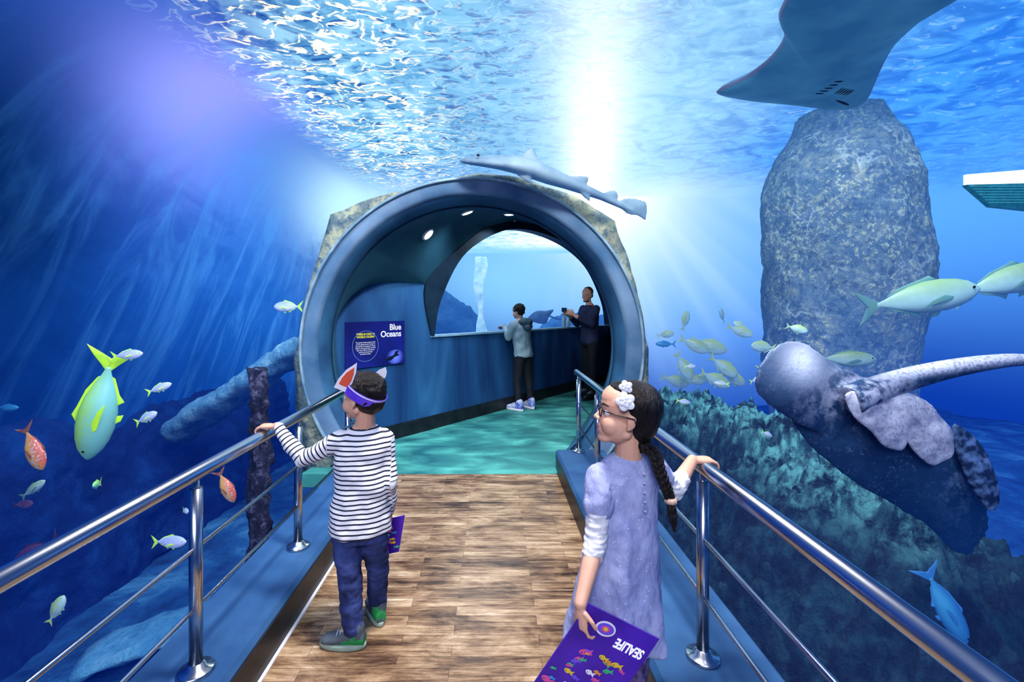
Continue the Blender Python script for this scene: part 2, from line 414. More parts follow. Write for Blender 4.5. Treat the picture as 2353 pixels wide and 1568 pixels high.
obj('wall_left',loft([[V((px,y,pz)) for px,pz in prf] for y in (-.5,3.5,8,12.5)],caps=False,closed=False),mw,label='blue curved tank side with painted slanting light',cat='wall',kind='structure')
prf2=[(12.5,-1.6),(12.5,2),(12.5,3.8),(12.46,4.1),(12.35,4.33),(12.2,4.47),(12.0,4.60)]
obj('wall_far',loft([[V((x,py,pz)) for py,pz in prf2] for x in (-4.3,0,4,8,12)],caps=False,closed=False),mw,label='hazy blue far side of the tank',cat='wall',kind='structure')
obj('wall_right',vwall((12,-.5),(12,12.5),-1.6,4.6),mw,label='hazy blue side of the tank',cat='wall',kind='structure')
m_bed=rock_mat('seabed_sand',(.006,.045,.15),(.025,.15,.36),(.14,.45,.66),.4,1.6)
obj('seabed',grid(-4.3,12,80,-.5,12.5,60,lambda x,y:-1.15+.12*noise.noise(V((x*.9,y*.9,3)))),m_bed,label='blue sandy tank bottom',cat='seabed',kind='structure')

# portal ring
RC=V((-.20,0,1.12))
def arc_lathe(prof,a0,a1,n=90):
    rs=[]
    for k in range(n+1):
        a=math.radians(a0+(a1-a0)*k/n); rs.append([V((RC.x+r*math.cos(a),y,RC.z+r*math.sin(a))) for r,y in prof])
    return loft(rs,caps=False,closed=False)
portal=empty('portal_ring',(-.2,4.4,0),label='round blue metal portal frame around the passage',cat='portal')
obj('outer_rim',arc_lathe([(1.625,4.5),(1.625,4.285),(1.618,4.278),(1.606,4.278),(1.600,4.285),(1.600,4.31)],-48,228),m_ringedge,parent=portal)
obj('frame_band',arc_lathe([(1.600,4.31),(1.59,4.308),(1.54,4.312),(1.50,4.320),(1.478,4.335),(1.468,4.36)],-48,228),m_ring,parent=portal)
obj('inner_band',arc_lathe([(1.468,4.36),(1.455,4.375),(1.435,4.41),(1.415,4.46),(1.398,4.53),(1.387,4.58)],-48,228),m_ringin,parent=portal)
def W(s,z,o=0): return V((-1.14+.6387*s+.769*o,5.27+.7694*s-.6387*o,z))
def sbox(s0,s1,z0,z1,o0,o1):
    vs=[W(s,z,o) for s in (s0,s1) for o in (o0,o1) for z in (z0,z1)]
    return (vs,[(0,1,3,2),(4,6,7,5),(0,4,5,1),(2,3,7,6),(0,2,6,4),(1,5,7,3)])
m_low=lowwall_mat()
obj('wall_back',join(sbox(-.75,5.7,0,1.15,-.12,0),sbox(-.75,.56,1.15,1.82,-.12,0)),m_low,smooth=False,label='blue painted low wall beneath the viewing window',cat='wall',kind='structure')
obj('trim_4',sbox(.56,5.7,1.15,1.175,-.14,.02),mat('ledge',(.2,.36,.5),(.3,.46,.6),rough=.4),smooth=False,label='pale ledge on top of the low wall',cat='ledge',kind='structure')
obj('baseboard_back',sbox(-.75,5.7,0,.17,0,.015),m_black,smooth=False,label='black skirting under the painted wall',cat='baseboard',kind='structure')
ac=catmull([(a,b,0) for a,b in [(.605,1.17),(.717,1.62),(1.118,2.206),(1.754,2.578),(2.39,2.746),(3.26,2.75),(4.14,2.60),(4.90,2.27),(5.50,1.65),(5.66,1.17)]],6)
oc=catmull([(a,b,0) for a,b in [(.56,1.17),(.46,1.80),(.95,2.24),(1.65,2.68),(2.35,2.86),(3.3,2.90),(4.3,2.74),(5.05,2.37),(5.62,1.68),(5.74,1.17)]],6)
rs=[]
for a,b in zip(ac,oc): rs.append([W(a.x,a.y,.03),W(b.x,b.y,.03),W(b.x,b.y,-.14),W(a.x,a.y,-.14)])
obj('window_1',loft(rs),mat('arch_rim',(.008,.025,.05),(.014,.04,.075),rough=.5),smooth=False,label='dark arched rim of the viewing window',cat='window',kind='structure')
keys=[(-50,5.7,0),(-20,5.7,.6),(0,5.7,1.17),(30,5.45,1.95),(55,4.5,2.70),(75,3.3,2.90),(95,2.3,2.86),(110,1.6,2.65),(125,1.0,2.27),(140,.50,1.81),(160,-.15,1.81),(180,-.75,1.81),(205,-.75,.9),(235,-.75,0)]
def Wt(th,o=0,grow=0):
    for (a,s0,z0),(b,s1,z1) in zip(keys,keys[1:]):
        if a<=th<=b:
            t=(th-a)/(b-a); s_=s0+(s1-s0)*t; z_=z0+(z1-z0)*t
            return W(s_+(s_-2.4)*grow,z_+max(0,z_-.5)*grow,o)
def Rt(th): a=math.radians(th); return V((RC.x+1.387*math.cos(a),4.5,RC.z+1.387*math.sin(a)))
def shellp(th,q): return Rt(th).lerp(Wt(th),q)+V((0,0,.10*math.sin(math.pi*q)*max(0,math.sin(math.radians(th)))))
rs=[]
for k in range(111):
    th=-50+275*k/110; rs.append([shellp(th,j/8) for j in range(9)])
obj('ceiling',loft(rs,caps=False,closed=False),m_shell,label='dark teal vaulted ceiling of the passage',cat='ceiling',kind='structure')
out=[(-1.80,-.2),(-1.88,.6),(-1.89,1.0),(-1.80,1.58),(-1.545,2.40),(-1.17,2.55),(-.55,2.72),(-.2,2.79),(.16,2.77),(.78,2.58),(1.16,2.34),(1.36,1.75),(1.48,1.12),(1.48,.6),(1.40,-.2)]
op=[]
for i in range(len(out)-1):
    a=V(out[i]);b=V(out[i+1])
    for k in range(6): op.append(a.lerp(b,k/6))
op.append(V(out[-1]))
inn=[];ths=[]
for p in op:
    a=math.atan2(p.y-RC.z,p.x-RC.x); inn.append(V((RC.x+1.61*math.cos(a),RC.z+1.61*math.sin(a))))
    d_=math.degrees(a); d_=d_+360 if d_<-90 else d_; ths.append(max(-50,min(234,d_)))
rings=[[V((q.x,4.34,q.y)) for q in inn],[V(((q.x*.5+p.x*.5),4.33,(q.y+p.y)/2)) for q,p in zip(inn,op)],[V((p.x,4.35,p.y)) for p in op]]
for k in range(1,13):
    t=k/12; rings.append([V((p.x,4.36,p.y)).lerp(Wt(th,-.02,.07),t)+V((0,0,.22*math.sin(math.pi*t)*max(0,math.sin(math.radians(th))))) for p,th in zip(op,ths)])
me=tomesh('portal_casing',loft(rings,caps=False,closed=False)); rough(me,.014,6)
obj('trim_5',me,casing_mat(),label='mottled rocky casing around the portal passage',cat='casing',kind='structure')
for th,q,en,dz in ((105,.42,50,.06),(124,.45,12,.30),(92,.7,55,.06)):
    p=shellp(th,q); n=(shellp(th+1,q)-p).cross(shellp(th,q+.02)-p).normalized()
    if n.z>0: n=-n
    a,b=basis(n)
    g=loft([ring(p+n*.0,a*.085,b*.085,20),ring(p+n*.02,a*.085,b*.085,20),ring(p+n*.024,a*.065,b*.065,20)])
    o=obj('ceiling_light',g,m_white,label='small round recessed ceiling light',cat='light',group='passage ceiling lights')
    obj('light_diffuser',loft([ring(p+n*.025,a*.064,b*.064,20),ring(p+n*.028,a*.06,b*.06,20)]),m_lamp,parent=o)
    L=bpy.data.lights.new('downlight','SPOT'); L.energy=en; L.spot_size=2.4; L.spot_blend=.8; L.shadow_soft_size=.05; L.color=(.78,.92,1)
    lo=bpy.data.objects.new('downlight',L); lo.location=p+n*dz; lo.rotation_euler=(0,0,0); COL.objects.link(lo)

# poster
m_post=mat('poster_print',(.004,.006,.06),(.012,.02,.20),scale=2.5,rough=.4,emit=(.01,.015,.20),es=.3)  # poster and its print emit their own colour
m_wt=emis('white_print',(.8,.85,.95),.9); m_yt=emis('yellow_print',(.75,.75,.05),.9)
poster=obj('poster',sbox(-.645,.135,.868,1.365,.004,.018),m_post,smooth=False,label='dark blue ocean information poster on the painted wall',cat='poster')
xd=W(1,0)-W(0,0); zd=V((0,0,1))
text('lettering','Blue\nOceans',.095,W(.085,1.265,.020),xd,zd,m_wt,poster,align='RIGHT',bold=.0022,space=.8)
text('lettering','THERE IS ONLY A\nWORLD OCEAN',.030,W(-.40,1.22,.020),xd,zd,m_yt,poster,align='CENTER',bold=.001)
text('lettering','The great ocean covers most\nof our planet and is home to\nthousands of creatures. Every\ndrop is connected by currents\nthat carry life to all shores\nand we must protect\nthe blue oceans',.021,W(-.40,1.135,.020),xd,zd,m_wt,poster,align='CENTER')
m_circ=emis('circle_print',(.25,.4,.75),.8)
cc=[W(-.40+.165*math.cos(t*math.pi/30),1.10+.165*math.sin(t*math.pi/30),.020) for t in range(61)]
obj('printed_circle',tube(cc,.002,6),m_circ,parent=poster)
sh=infl([(p.x,p.y) for p in catmull([(0,0,0),(.03,.022,0),(.09,.03,0),(.15,.05,0),(.14,.065,0),(.19,.07,0),(.17,.045,0),(.2,.03,0),(.15,.028,0),(.10,.0,0),(.06,-.012,0)],3,True)],(.09,.012),.003,lambda x,y,h:W(-.14+x,.93+y*1.3,.022+h))
obj('printed_fish',sh,mat('print_dark',(.004,.01,.05)),parent=poster)
def glowm():
    s=NT('print_blue'); d=s.n('VectorMath',{0:s.obj()},operation='LENGTH').outputs['Value']
    return s.finish(s.n('Emission',{0:s.mix(s.rng(d,.14,.01),(.010,.012,.16),(.16,.25,1.0))}))
go=obj('printed_glow',infl([(.125*math.cos(t*.314),.082*math.sin(t*.314)) for t in range(20)],(0,0),.0012,lambda x,y,h:W(.00+x,.955+y,.0185+h)),glowm(),parent=poster,origin=W(0,.955,.0185))
m_bot=mat('clear_plastic',(.5,.68,.75),(.6,.8,.85),rough=.15)
for k,(s,h) in enumerate(((3.86,.24),(4.02,.21))):
    b=W(s,1.175,-.06)
    g=loft([ring(b+V((0,0,z)),V((r,0,0)),V((0,r,0)),14) for z,r in ((0,.03),(.01,.036),(h*.62,.036),(h*.78,.018),(h*.86,.013),(h*.87,.013))])
    o=obj('bottle',g,m_bot,label='small clear plastic bottle standing on the ledge',cat='bottle',group='bottles on the ledge')
    obj('bottle_cap',loft([ring(b+V((0,0,z)),V((r,0,0)),V((0,r,0)),14) for z,r in ((h*.87,.016),(h*.97,.016),(h,.014))]),m_white,parent=o)

# ------------------------------------------------------------------ RAILINGS
def railing(x,y0,y1,posts,label):
    root=empty('railing',(x,(max(y0,0)+y1)/2,.17),label=label,cat='railing')
    obj('handrail',tube([(x,y0,.90),(x,y1-.03,.90),(x,y1,.895)],.027,20),m_steel,parent=root)
    for z in (.625,.405): obj('lower_rail',tube([(x,y0,z),(x,y1,z)],.0085,12),m_steel,parent=root)
    for y in posts:
        p=obj('post',join(tube([(x,y,.172),(x,y,.845)],.0225,18),tube([(x,y,.845),(x,y,.85),(x,y,.885)],[.0225,.012,.012],12)),m_steel,parent=root)
        obj('base_flange',loft([ring(V((x,y,z)),V((r,0,0)),V((0,r,0)),24) for z,r in ((.17,.062),(.180,.062),(.184,.058),(.188,.034),(.205,.028))]),m_steel,parent=p)
    return root
railing(-1.09,-1.0,4.20,[1.676,2.555,3.43,4.15],'stainless steel handrail on the blue kerb beside the striped-shirt child')
railing(.80,-1.0,4.40,[1.743,2.62,3.50,4.27],'stainless steel handrail on the blue kerb gripped by the girl')

# ------------------------------------------------------------------ UNDERWATER SCENERY
rs=[]
prof=[(-1.3,.85),(-.4,.88),(.3,.94),(1.1,1.02),(1.9,1.08),(2.6,1.09),(3.2,1.05),(3.6,.97),(3.95,.83),(4.2,.68),(4.5,.58)]
pp=catmull([(a,b,0) for a,b in prof],9)
for p in pp:
    q=[]
    for i in range(120):
        a=2*math.pi*i/120; d=V((math.cos(a),math.sin(a),0)); r=p.y*(1+.12*noise.noise(V((d.x*1.2,d.y*1.2,p.x*.7)))+.06*noise.noise(V((d.x*4,d.y*4,p.x*2.2)))+.03*noise.noise(V((d.x*11,d.y*11,p.x*8))))
        q.append(V((5.36,7.1,p.x))+d*r)
    rs.append(q)
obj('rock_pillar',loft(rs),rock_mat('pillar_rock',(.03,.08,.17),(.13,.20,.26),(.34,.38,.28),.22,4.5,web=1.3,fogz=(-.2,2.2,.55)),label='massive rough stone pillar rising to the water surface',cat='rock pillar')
def ridge(x,y):
    cx=2.25+.15*noise.noise(V((y*1.2,0,5))); h=.38 if y>2.9 else .38-(2.9-y)*.60
    h-=max(0,y-5.6)*.25
    d=x-cx; b=-1.15
    f=math.exp(-(abs(d)/.80)**1.7) if d<0 else math.exp(-(d/1.6)**2)
    n1=noise.noise(V((x*1.9,y*1.9,0))); n2=noise.noise(V((x*4.5,y*4.5,1))); n3=noise.noise(V((x*11,y*11,2))); n4=noise.noise(V((x*24,y*24,4)))
    return b+(h-b)*f+.18*n1+.22*abs(n2)+.15*abs(n3)+.06*n4
obj('reef',grid(1.1,5.0,250,1.2,8.0,350,ridge),rock_mat('reef_rock',(.0010,.009,.035),(.005,.034,.085),(.02,.11,.18),.12,6,lit=(.26,.78,.80),litz=(.08,.46),bs=5),label='dark craggy reef with lit turquoise painted on its crest',cat='reef')
m_rk=rock_mat('tank_rock',(.05,.18,.34),(.12,.34,.55),(.3,.6,.78),.55,1.6)  # lit blue put into the rock colours
for c,r,sd in (((-1.1,10.6,.6),(1.0,.5,1.3),1),((2.1,10.9,.4),(1.3,.5,1.05),2)):
    g=ell((0,0,0),r,nu=56,nv=36); me=tomesh('rock',g); rough(me,.3,1.4,5,off=sd*3.3); me.transform(Matrix.Translation(c))
    obj('rock',me,m_rk,label='boulder in the tank with lit blue painted in',cat='rock',group='tank boulders')
me=tomesh('timber',tube([(-1.63,3.18,-1.2+.06*k) for k in range(39)],[.082-.0007*k for k in range(39)],36)); rough(me,.045,18,4)
obj('timber_post',me,rock_mat('barnacle_wood',(.006,.008,.025),(.03,.035,.10),(.42,.42,.68),.06,16),label='upright barnacle-covered timber post in the water',cat='timber post')
P0=V((-3.75,5.5,.06)); P1=V((-2.05,5.0,1.10)); pts=[P0.lerp(P1,k/40) for k in range(41)]
me=tomesh('slab',tube(pts,[.28-.001*k for k in range(41)],40,flat=.55)); rough(me,.045,4,6)
obj('sloping_rock',me,rock_mat('pale_slab',(.06,.30,.58),(.22,.56,.82),(.7,.95,1.0),.28,9),label='pale algae-covered rock slab sloping up through the water',cat='rock')
P0=V((-2.95,3.35,-1.05)); P1=V((-1.75,3.6,-.72)); pts=[P0.lerp(P1,k/16) for k in range(17)]
me=tomesh('board',tube(pts,.24,20,flat=.25)); rough(me,.03,5,3)
obj('sunken_board',me,rock_mat('pale_board',(.05,.28,.55),(.15,.48,.75),(.35,.7,.9),.3,4),label='pale sunken board lying on the tank bottom',cat='board')
vs=[];fs=[];ny,nz=110,46
for j in range(nz+1):
    for i in range(ny+1):
        y=2.6+6.2*i/ny; t=j/nz; top=.38+.40*noise.noise(V((y*1.1,3,0)))-.03*(y-3)
        z=-1.2+(top+1.2)*t
        x=-4.28+.70*(1-t)**.7+.25*noise.noise(V((y*1.3,z*1.6,0)))*(1-t*.6)+.10*abs(noise.noise(V((y*4,z*5,2))))+.03*noise.noise(V((y*11,z*11,3)))
        vs.append(V((max(x,-4.27),y,z+.08*t*noise.noise(V((y*6,1,0))))))
for j in range(nz):
    for i in range(ny):
        a=j*(ny+1)+i; fs.append((a,a+1,a+ny+2,a+ny+1))
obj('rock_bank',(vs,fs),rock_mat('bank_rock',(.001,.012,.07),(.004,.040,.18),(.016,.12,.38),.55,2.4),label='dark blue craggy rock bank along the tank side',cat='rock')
fx=empty('tank_lamp',(9.4,8.4,3.4),label='bright rectangular lamp housing with mesh underside',cat='lamp')
obj('lamp_panel',extr([(8.70,8.4,3.80),(9.95,8.4,3.83),(9.95,8.4,4.08),(8.70,8.4,3.98)],(0,.05,0)),emis('panel_white',(.9,1.0,1.0),1.5),parent=fx,smooth=False)
obj('lamp_hood',extr([(8.74,8.42,3.80),(9.95,8.42,3.83),(9.95,8.42,3.32),(9.20,8.42,3.40)],(0,.1,0)),mat('hood',(.01,.12,.17),(.04,.26,.30),scale=12,rough=.5,emit=(.02,.16,.18),es=.3),parent=fx,smooth=False)
m_slat=mat('slat',(.12,.50,.48),emit=(.1,.5,.45),es=.3)
for k in range(7):
    z=3.46+.05*k; obj('lamp_slat',box(9.12-.055*k,9.95,8.40,8.415,z,z+.010),m_slat,parent=fx,smooth=False)

# ------------------------------------------------------------------ FISH
def fish_mesh(name,hr,tr,tl=1.0):
    prof=[(.5,.0),(.49,.07),(.46,.17),(.40,.31),(.31,.42),(.19,.49),(.05,.49),(-.08,.41),(-.20,.27),(-.29,.14),(-.35,.07),(-.37,.07)]
    rs=[]
    for x,h in prof:
        h2=max(h*hr,.003); w=max(h*tr*(1 if x>-.2 else .6),.002)
        rs.append(ring(V((x,0,.01*hr)),V((0,w,0)),V((0,0,h2)),18))
    g=loft(rs); nb=len(g[1]); fins=[]
    def fin(pts,th=.006):
        cx=sum(p[0] for p in pts)/len(pts); cy=sum(p[1] for p in pts)/len(pts)
        return infl(pts,(cx,cy),th,lambda x,y,h:V((x,h,y)))
    fins.append(fin([(-.34,.025),(-.40,.08*tl),(-.47,.15*tl),(-.56,.22*tl),(-.51,.11*tl),(-.445,.03),(-.43,.0),(-.445,-.03),(-.51,-.12*tl),(-.56,-.23*tl),(-.47,-.15*tl),(-.40,-.08*tl),(-.34,-.025)]))
    fins.append(fin([(.18,hr*.47),(.10,hr*.5+.045),(.02,hr*.5+.02),(-.14,hr*.38+.02),(-.27,hr*.19+.01),(-.29,hr*.12),(-.1,hr*.35),(.05,hr*.42)]))
    fins.append(fin([(-.02,-hr*.42),(-.06,-hr*.44-.045),(-.12,-hr*.36-.02),(-.27,-hr*.19-.01),(-.29,-hr*.12),(-.12,-hr*.3)]))
    fins.append(fin([(.16,-hr*.42),(.12,-hr*.5-.03),(.06,-hr*.5-.04),(.08,-hr*.42)]))
    for sg in (1,-1):
        fins.append(infl([(.22,-.02),(.14,.005),(.02,-.03),(-.05,-.075),(.08,-.06),(.2,-.045)],(.1,-.035),.004,lambda x,y,h,sg=sg:V((x,sg*(tr*.46+(.22-x)*.10)+h,y))))
    G=join(g,*fins); me=tomesh(name,G)
    for i,p in enumerate(me.polygons): p.material_index=0 if i<nb else 1
    return me
def rot_from(d,up):
    x=V(d).normalized(); z=V(up); z=(z-x*z.dot(x)).normalized(); y=z.cross(x)
    return Matrix((x,y,z)).transposed().to_4x4()
m_eye=mat('fish_eye',(.005,.005,.01),rough=.1)
species={  # some fins carry a self-glow
 'trevally':(fish_mesh('trevally',.31,.20,.95),[fish_mat('trevally_body',(.32,.62,.12),(.20,.52,.50),.10,em=.12),mat('yellow_fin',(.45,.75,.03),(.3,.6,.05),fog=.1,emit=(.45,.75,.02),es=.3)]),
 'jack':(fish_mesh('jack',.30,.16,.75),[fish_mat('jack_body',(.22,.34,.14),(.36,.56,.56),.20,em=.06),mat('olive_fin',(.16,.30,.16),(.12,.28,.24),fog=.3)]),
 'silver':(fish_mesh('silver',.34,.2,.9),[fish_mat('silver_body',(.30,.38,.78),(.60,.68,.95),.22,em=.2),mat('lime_fin',(.5,.8,.1),(.4,.7,.1),fog=.15,emit=(.5,.8,.1),es=.3)]),
 'orange':(fish_mesh('orange',.38,.2),[fish_mat('orange_body',(.50,.12,.09),(.6,.36,.10),.1,spots=(.50,.42,.42)),mat('orange_fin',(.42,.18,.05),(.25,.08,.08),fog=.15)]),
 'dark':(fish_mesh('darkf',.42,.2),[fish_mat('dark_body',(.10,.04,.08),(.22,.10,.16),.35),mat('dark_fin',(.08,.04,.08),fog=.35)]),
 'hazy':(fish_mesh('hazy',.42,.2,.8),[fish_mat('hazy_body',(.40,.56,.18),(.45,.68,.66),.34),mat('hazy_fin',(.5,.65,.2),fog=.4,emit=(.4,.6,.1),es=.2)]),
 'blue':(fish_mesh('bluef',.30,.2),[fish_mat('blue_body',(.02,.16,.34),(.06,.34,.52),.45,em=.05),mat('blue_fin',(.06,.26,.5),fog=.5)]),
}
for k,(me,ms) in species.items():
    for m in ms: me.materials.append(m)
eyeme=tomesh('eye',ell((0,0,0),(.012,.006,.012),nu=10,nv=6)); eyeme.materials.append(m_eye)
def fish(kind,loc,L,d,up=(0,0,1),label='fish',group=None,eye=True):
    o=bpy.data.objects.new('fish',species[kind][0]); COL.objects.link(o)
    o.matrix_basis=Matrix.Translation(V(loc))@rot_from(d,up)@Matrix.Scale(L,4)
    tag(o,label,'fish',None,group)
    if eye:
        for sg in (1,-1):
            e=bpy.data.objects.new('eye',eyeme); COL.objects.link(e); e.parent=o
            e.location=(.41,sg*.053,.03)
    return o
Lf=[('trevally',(-2.71,3.15,.83),.74,(-.19,-.05,-1),(-1,-.35,.1),'large silver trevally with yellow fins swimming nose down'),
 ('silver',(-2.52,3.15,1.185),.20,(1,.1,.1),(0,0,1),'small pale fish with yellow tail near the big trevally'),
 ('silver',(-2.30,3.15,.957),.16,(.9,.2,.35),(0,0,1),'small pale violet fish with yellow tail'),
 ('silver',(-2.39,3.15,.752),.18,(.85,-.1,.4),(0,0,1),'small pale fish with lime tail tilted upward'),
 ('orange',(-3.17,3.15,.54),.33,(.45,-.1,-.8),(.8,0,.5),'orange and pink reef fish heading downward'),
 ('jack',(-3.12,3.10,.28),.20,(.7,0,.5),(0,0,1),'small olive fish below the orange fish'),
 ('trevally',(-2.73,3.15,.295),.17,(.3,-.6,.1),(0,0,1),'tiny bright yellow-green fish'),
 ('silver',(-2.23,3.15,-.105),.25,(1,-.1,.05),(0,0,1),'pale white fish with lime tail'),
 ('orange',(-1.84,3.15,.275),.24,(.45,0,-.9),(.9,0,.45),'orange and white striped fish beside the timber post'),
 ('dark',(-3.24,3.15,.155),.14,(1,0,.1),(0,0,1),'small dusky pinkish reef fish'),
 ('blue',(-3.35,3.15,.82),.16,(1,0,0),(0,0,1),'small bright blue fish'),
 ('silver',(-2.12,3.15,.11),.11,(.6,-.5,.1),(0,0,1),'tiny pale silver fish'),
 ('dark',(-3.15,3.15,-.20),.42,(-.8,.1,-.5),(0,0,1),'big dark reddish fish'),
 ('hazy',(-3.01,3.15,-.57),.2,(.4,.1,.8),(-1,0,.3),'faint green fish near the bottom'),
 ('silver',(-2.36,5.25,1.53),.36,(-1,.2,0),(0,0,1),'silver fish swimming near the portal'),
 ('jack',(3.93,4.2,1.60),1.0,(1,-.12,.18),(0,0,1),'large green-gold trevally swimming level'),
 ('jack',(4.95,4.4,1.77),.92,(1,-.1,.28),(0,0,1),'large green-gold trevally following another'),
 ('jack',(2.71,3.5,1.12),.40,(1,-.2,0),(0,0,1),'yellow-green fish above the ray'),
 ('blue',(1.98,2.0,.20),.32,(.35,-.2,-.9),(1,0,.4),'blue-green fish diving beside the railing'),
 ('blue',(1.98,5.25,1.1),.22,(-1,.1,0),(0,0,1),'small blue fish beyond the portal')]
for k,l,s_,d,u,lb in Lf: fish(k,l,s_,d,u,lb)
for (px,pz,L,dx,dz) in [(2.70,1.02,.42,1,-.5),(3.05,.98,.5,1,-.3),(3.2,.70,.46,.9,-.7),(2.85,.60,.42,1,-.5),(3.45,1.02,.36,-1,.1),(3.62,.75,.42,1,.2),(2.62,1.35,.3,.3,.9),(3.2,1.22,.34,1,-.4),(3.4,.52,.4,.8,-.4),(2.55,.50,.4,1,-.3),(3.0,.45,.36,1,.1),(3.6,1.25,.3,-.6,.3),(2.98,1.42,.24,-.4,.8),(3.75,.5,.36,1,-.2),(2.5,.75,.42,.5,-.9),(4.0,.9,.3,1,-.2),(2.4,1.15,.24,1,.2),(3.9,1.25,.26,1,-.3)]:
    fish('hazy',(px,6.3+random.uniform(-.5,.5),pz),L*.95,(dx,random.uniform(-.4,.2),dz),label='hazy yellow-green schooling fish',group='school over the reef')
for (px,py,pz,L,dx,dz) in [(1.75,4.2,.65,.14,1,-.2),(2.0,4.0,.85,.12,-1,.1),(2.25,3.9,.9,.13,1,.3),(1.9,4.4,.95,.12,1,0),(2.5,4.2,.92,.14,-1,-.2),(2.1,3.2,.78,.10,1,.4),(1.8,3.0,.68,.09,.8,-.4),(2.3,3.6,.84,.11,-1,.2)]:
    fish('silver',(px,py,pz),L,(dx,.2,dz),label='small pale fish hovering over the reef crest',group='small fish over the reef')

# ---- shark / guitarfish above the portal
def up_loft(path,n=22):
    rs=[]
    for i,(p,w,h) in enumerate(path):
        d=(V(path[min(i+1,len(path)-1)][0])-V(path[max(i-1,0)][0])).normalized()
        b=V((0,-.45,.9)); b=(b-d*b.dot(d)).normalized(); a=d.cross(b)
        rs.append(ring(V(p),a*w,b*h,n))
    return loft(rs)
Y=4.10
sp=[((-.30,Y,2.83),.01,.008),((-.24,Y,2.835),.06,.03),((-.1,Y,2.83),.11,.045),((.06,Y,2.82),.15,.06),((.20,Y,2.80),.15,.075),((.34,Y,2.76),.12,.08),((.50,Y,2.70),.10,.075),((.66,Y,2.64),.075,.06),((.82,Y,2.575),.055,.045),((.98,Y,2.51),.04,.032),((1.13,Y,2.44),.03,.026),((1.25,Y,2.38),.018,.02)]
gs=[up_loft(sp)]
def flatfin(pts,th=.012,yy=0):
    c=(sum(p[0] for p in pts)/len(pts),sum(p[1] for p in pts)/len(pts)); return infl([(q.x,q.y) for q in catmull([(a,b,0) for a,b in pts],3,True)],c,th,lambda x,y,h:V((x,Y+yy+h,y)))
gs.append(flatfin([(.24,2.83),(.30,2.93),(.36,2.945),(.40,2.86),(.44,2.78),(.34,2.78)]))
gs.append(flatfin([(.16,2.78),(.22,2.68),(.36,2.60),(.33,2.68),(.36,2.75)],yy=-.06))
gs.append(flatfin([(.62,2.68),(.78,2.70),(.86,2.68),(.82,2.60),(.74,2.61)]))
gs.append(flatfin([(.98,2.53),(1.08,2.57),(1.12,2.53),(1.10,2.47)]))
gs.append(flatfin([(.70,2.62),(.78,2.53),(.86,2.46),(.86,2.54),(.80,2.58)],yy=-.03))
gs.append(flatfin([(1.12,2.46),(1.22,2.50),(1.36,2.47),(1.38,2.42),(1.37,2.30),(1.30,2.34),(1.20,2.36)]))
me=remesh('shark',join(*gs),.010,3)
shk=obj('shark',me,mat('shark_skin',(.10,.16,.20),(.19,.26,.29),scale=6,rough=.6,fog=.22),label='grey guitarfish-like shark gliding over the portal',cat='shark')
obj('eye',ell((-.13,Y-.09,2.855),(.014,.01,.012)),m_eye,parent=shk)
# ---- ray overhead
po=[(1.85,3.79),(2.10,3.95),(2.383,4.056),(2.7,4.12),(2.96,4.16),(3.15,4.17),(3.25,4.06),(3.22,3.92),(3.08,3.68),(2.93,3.43),(2.80,3.18),(2.73,2.92),(2.71,2.66),(2.75,2.2),(2.4,1.6),(1.9,1.75),(1.6,2.25),(1.69,2.66),(1.77,2.83),(1.93,3.03),(2.00,3.31),(1.97,3.56)]
oc2=[(q.x,q.y) for q in catmull([(a,b,0) for a,b in po],4,True)]
def rz(x,y): return 3.30+.05*math.sin((x-1.8)*2)
def raymat():
    s=NT('ray_belly'); P=s.pos()
    n=s.noise(P,3,5); c=s.ramp(n,[(.35,(.05,.17,.32)),(.65,(.10,.30,.46))])
    e=s.n('Attribute',attribute_name='edge').outputs['Fac']
    c=s.mix(s.mul(s.rng(e,.93,1.0),.7),c,(.11,.035,.06))
    p=s.n('BsdfPrincipled',{'Base Color':c,'Roughness':.5}); em=s.n('Emission',{0:s.mix(.5,c,(.02,.16,.44))})
    return s.finish(s.n('MixShader',{0:.45,1:p.outputs[0],2:em.outputs[0]}))  # blue haze blended over the belly as emission
cen=(2.45,3.45)
g=infl(oc2,cen,.10,lambda x,y,h:V((x,y,rz(x,y)+h))); me=tomesh('ray',g)
at=me.attributes.new('edge','FLOAT','POINT')
n=len(oc2); ts=[.96,.88,.75,.58,.38,.18]
vals=[1.0]*n
for sg in (0,1):
    for t in ts: vals+=[t]*n
    vals.append(0)
for i,v in enumerate(vals[:len(me.vertices)]): at.data[i].value=v
def raybottom(x,y):
    dx,dy=x-cen[0],y-cen[1]; best=1e9
    for i in range(len(oc2)):
        ax,ay=oc2[i][0]-cen[0],oc2[i][1]-cen[1]; bx,by=oc2[(i+1)%len(oc2)][0]-cen[0],oc2[(i+1)%len(oc2)][1]-cen[1]
        ex,ey=bx-ax,by-ay; den=dx*ey-dy*ex
        if abs(den)<1e-9: continue
        k=(ax*ey-ay*ex)/den; m=(ax*dy-ay*dx)/den
        if k>0 and 0<=m<=1: best=min(best,k)
    t=min(.999,1/best); return rz(x,y)-.10*(1-t*t)**.6
ray=obj('manta_ray',me,raymat(),label='huge grey ray seen from below with swept wing tip',cat='ray')
m_slit=mat('gill_dark',(.01,.03,.08))
for i in range(5):
    x_,y_=2.66,3.72-.05*i; obj('gill_slit',ell((x_,y_,raybottom(x_,y_)),(.036,.007,.006)),m_slit,parent=ray)
    x_,y_=2.90-.03*i,3.72-.012*i; obj('gill_slit',ell((x_,y_,raybottom(x_,y_)),(.006,.05,.006)),m_slit,parent=ray)
obj('mouth',ell((2.98,3.90,raybottom(2.98,3.9)),(.12,.012,.008),Matrix.Rotation(.5,3,'Z')),m_slit,parent=ray)
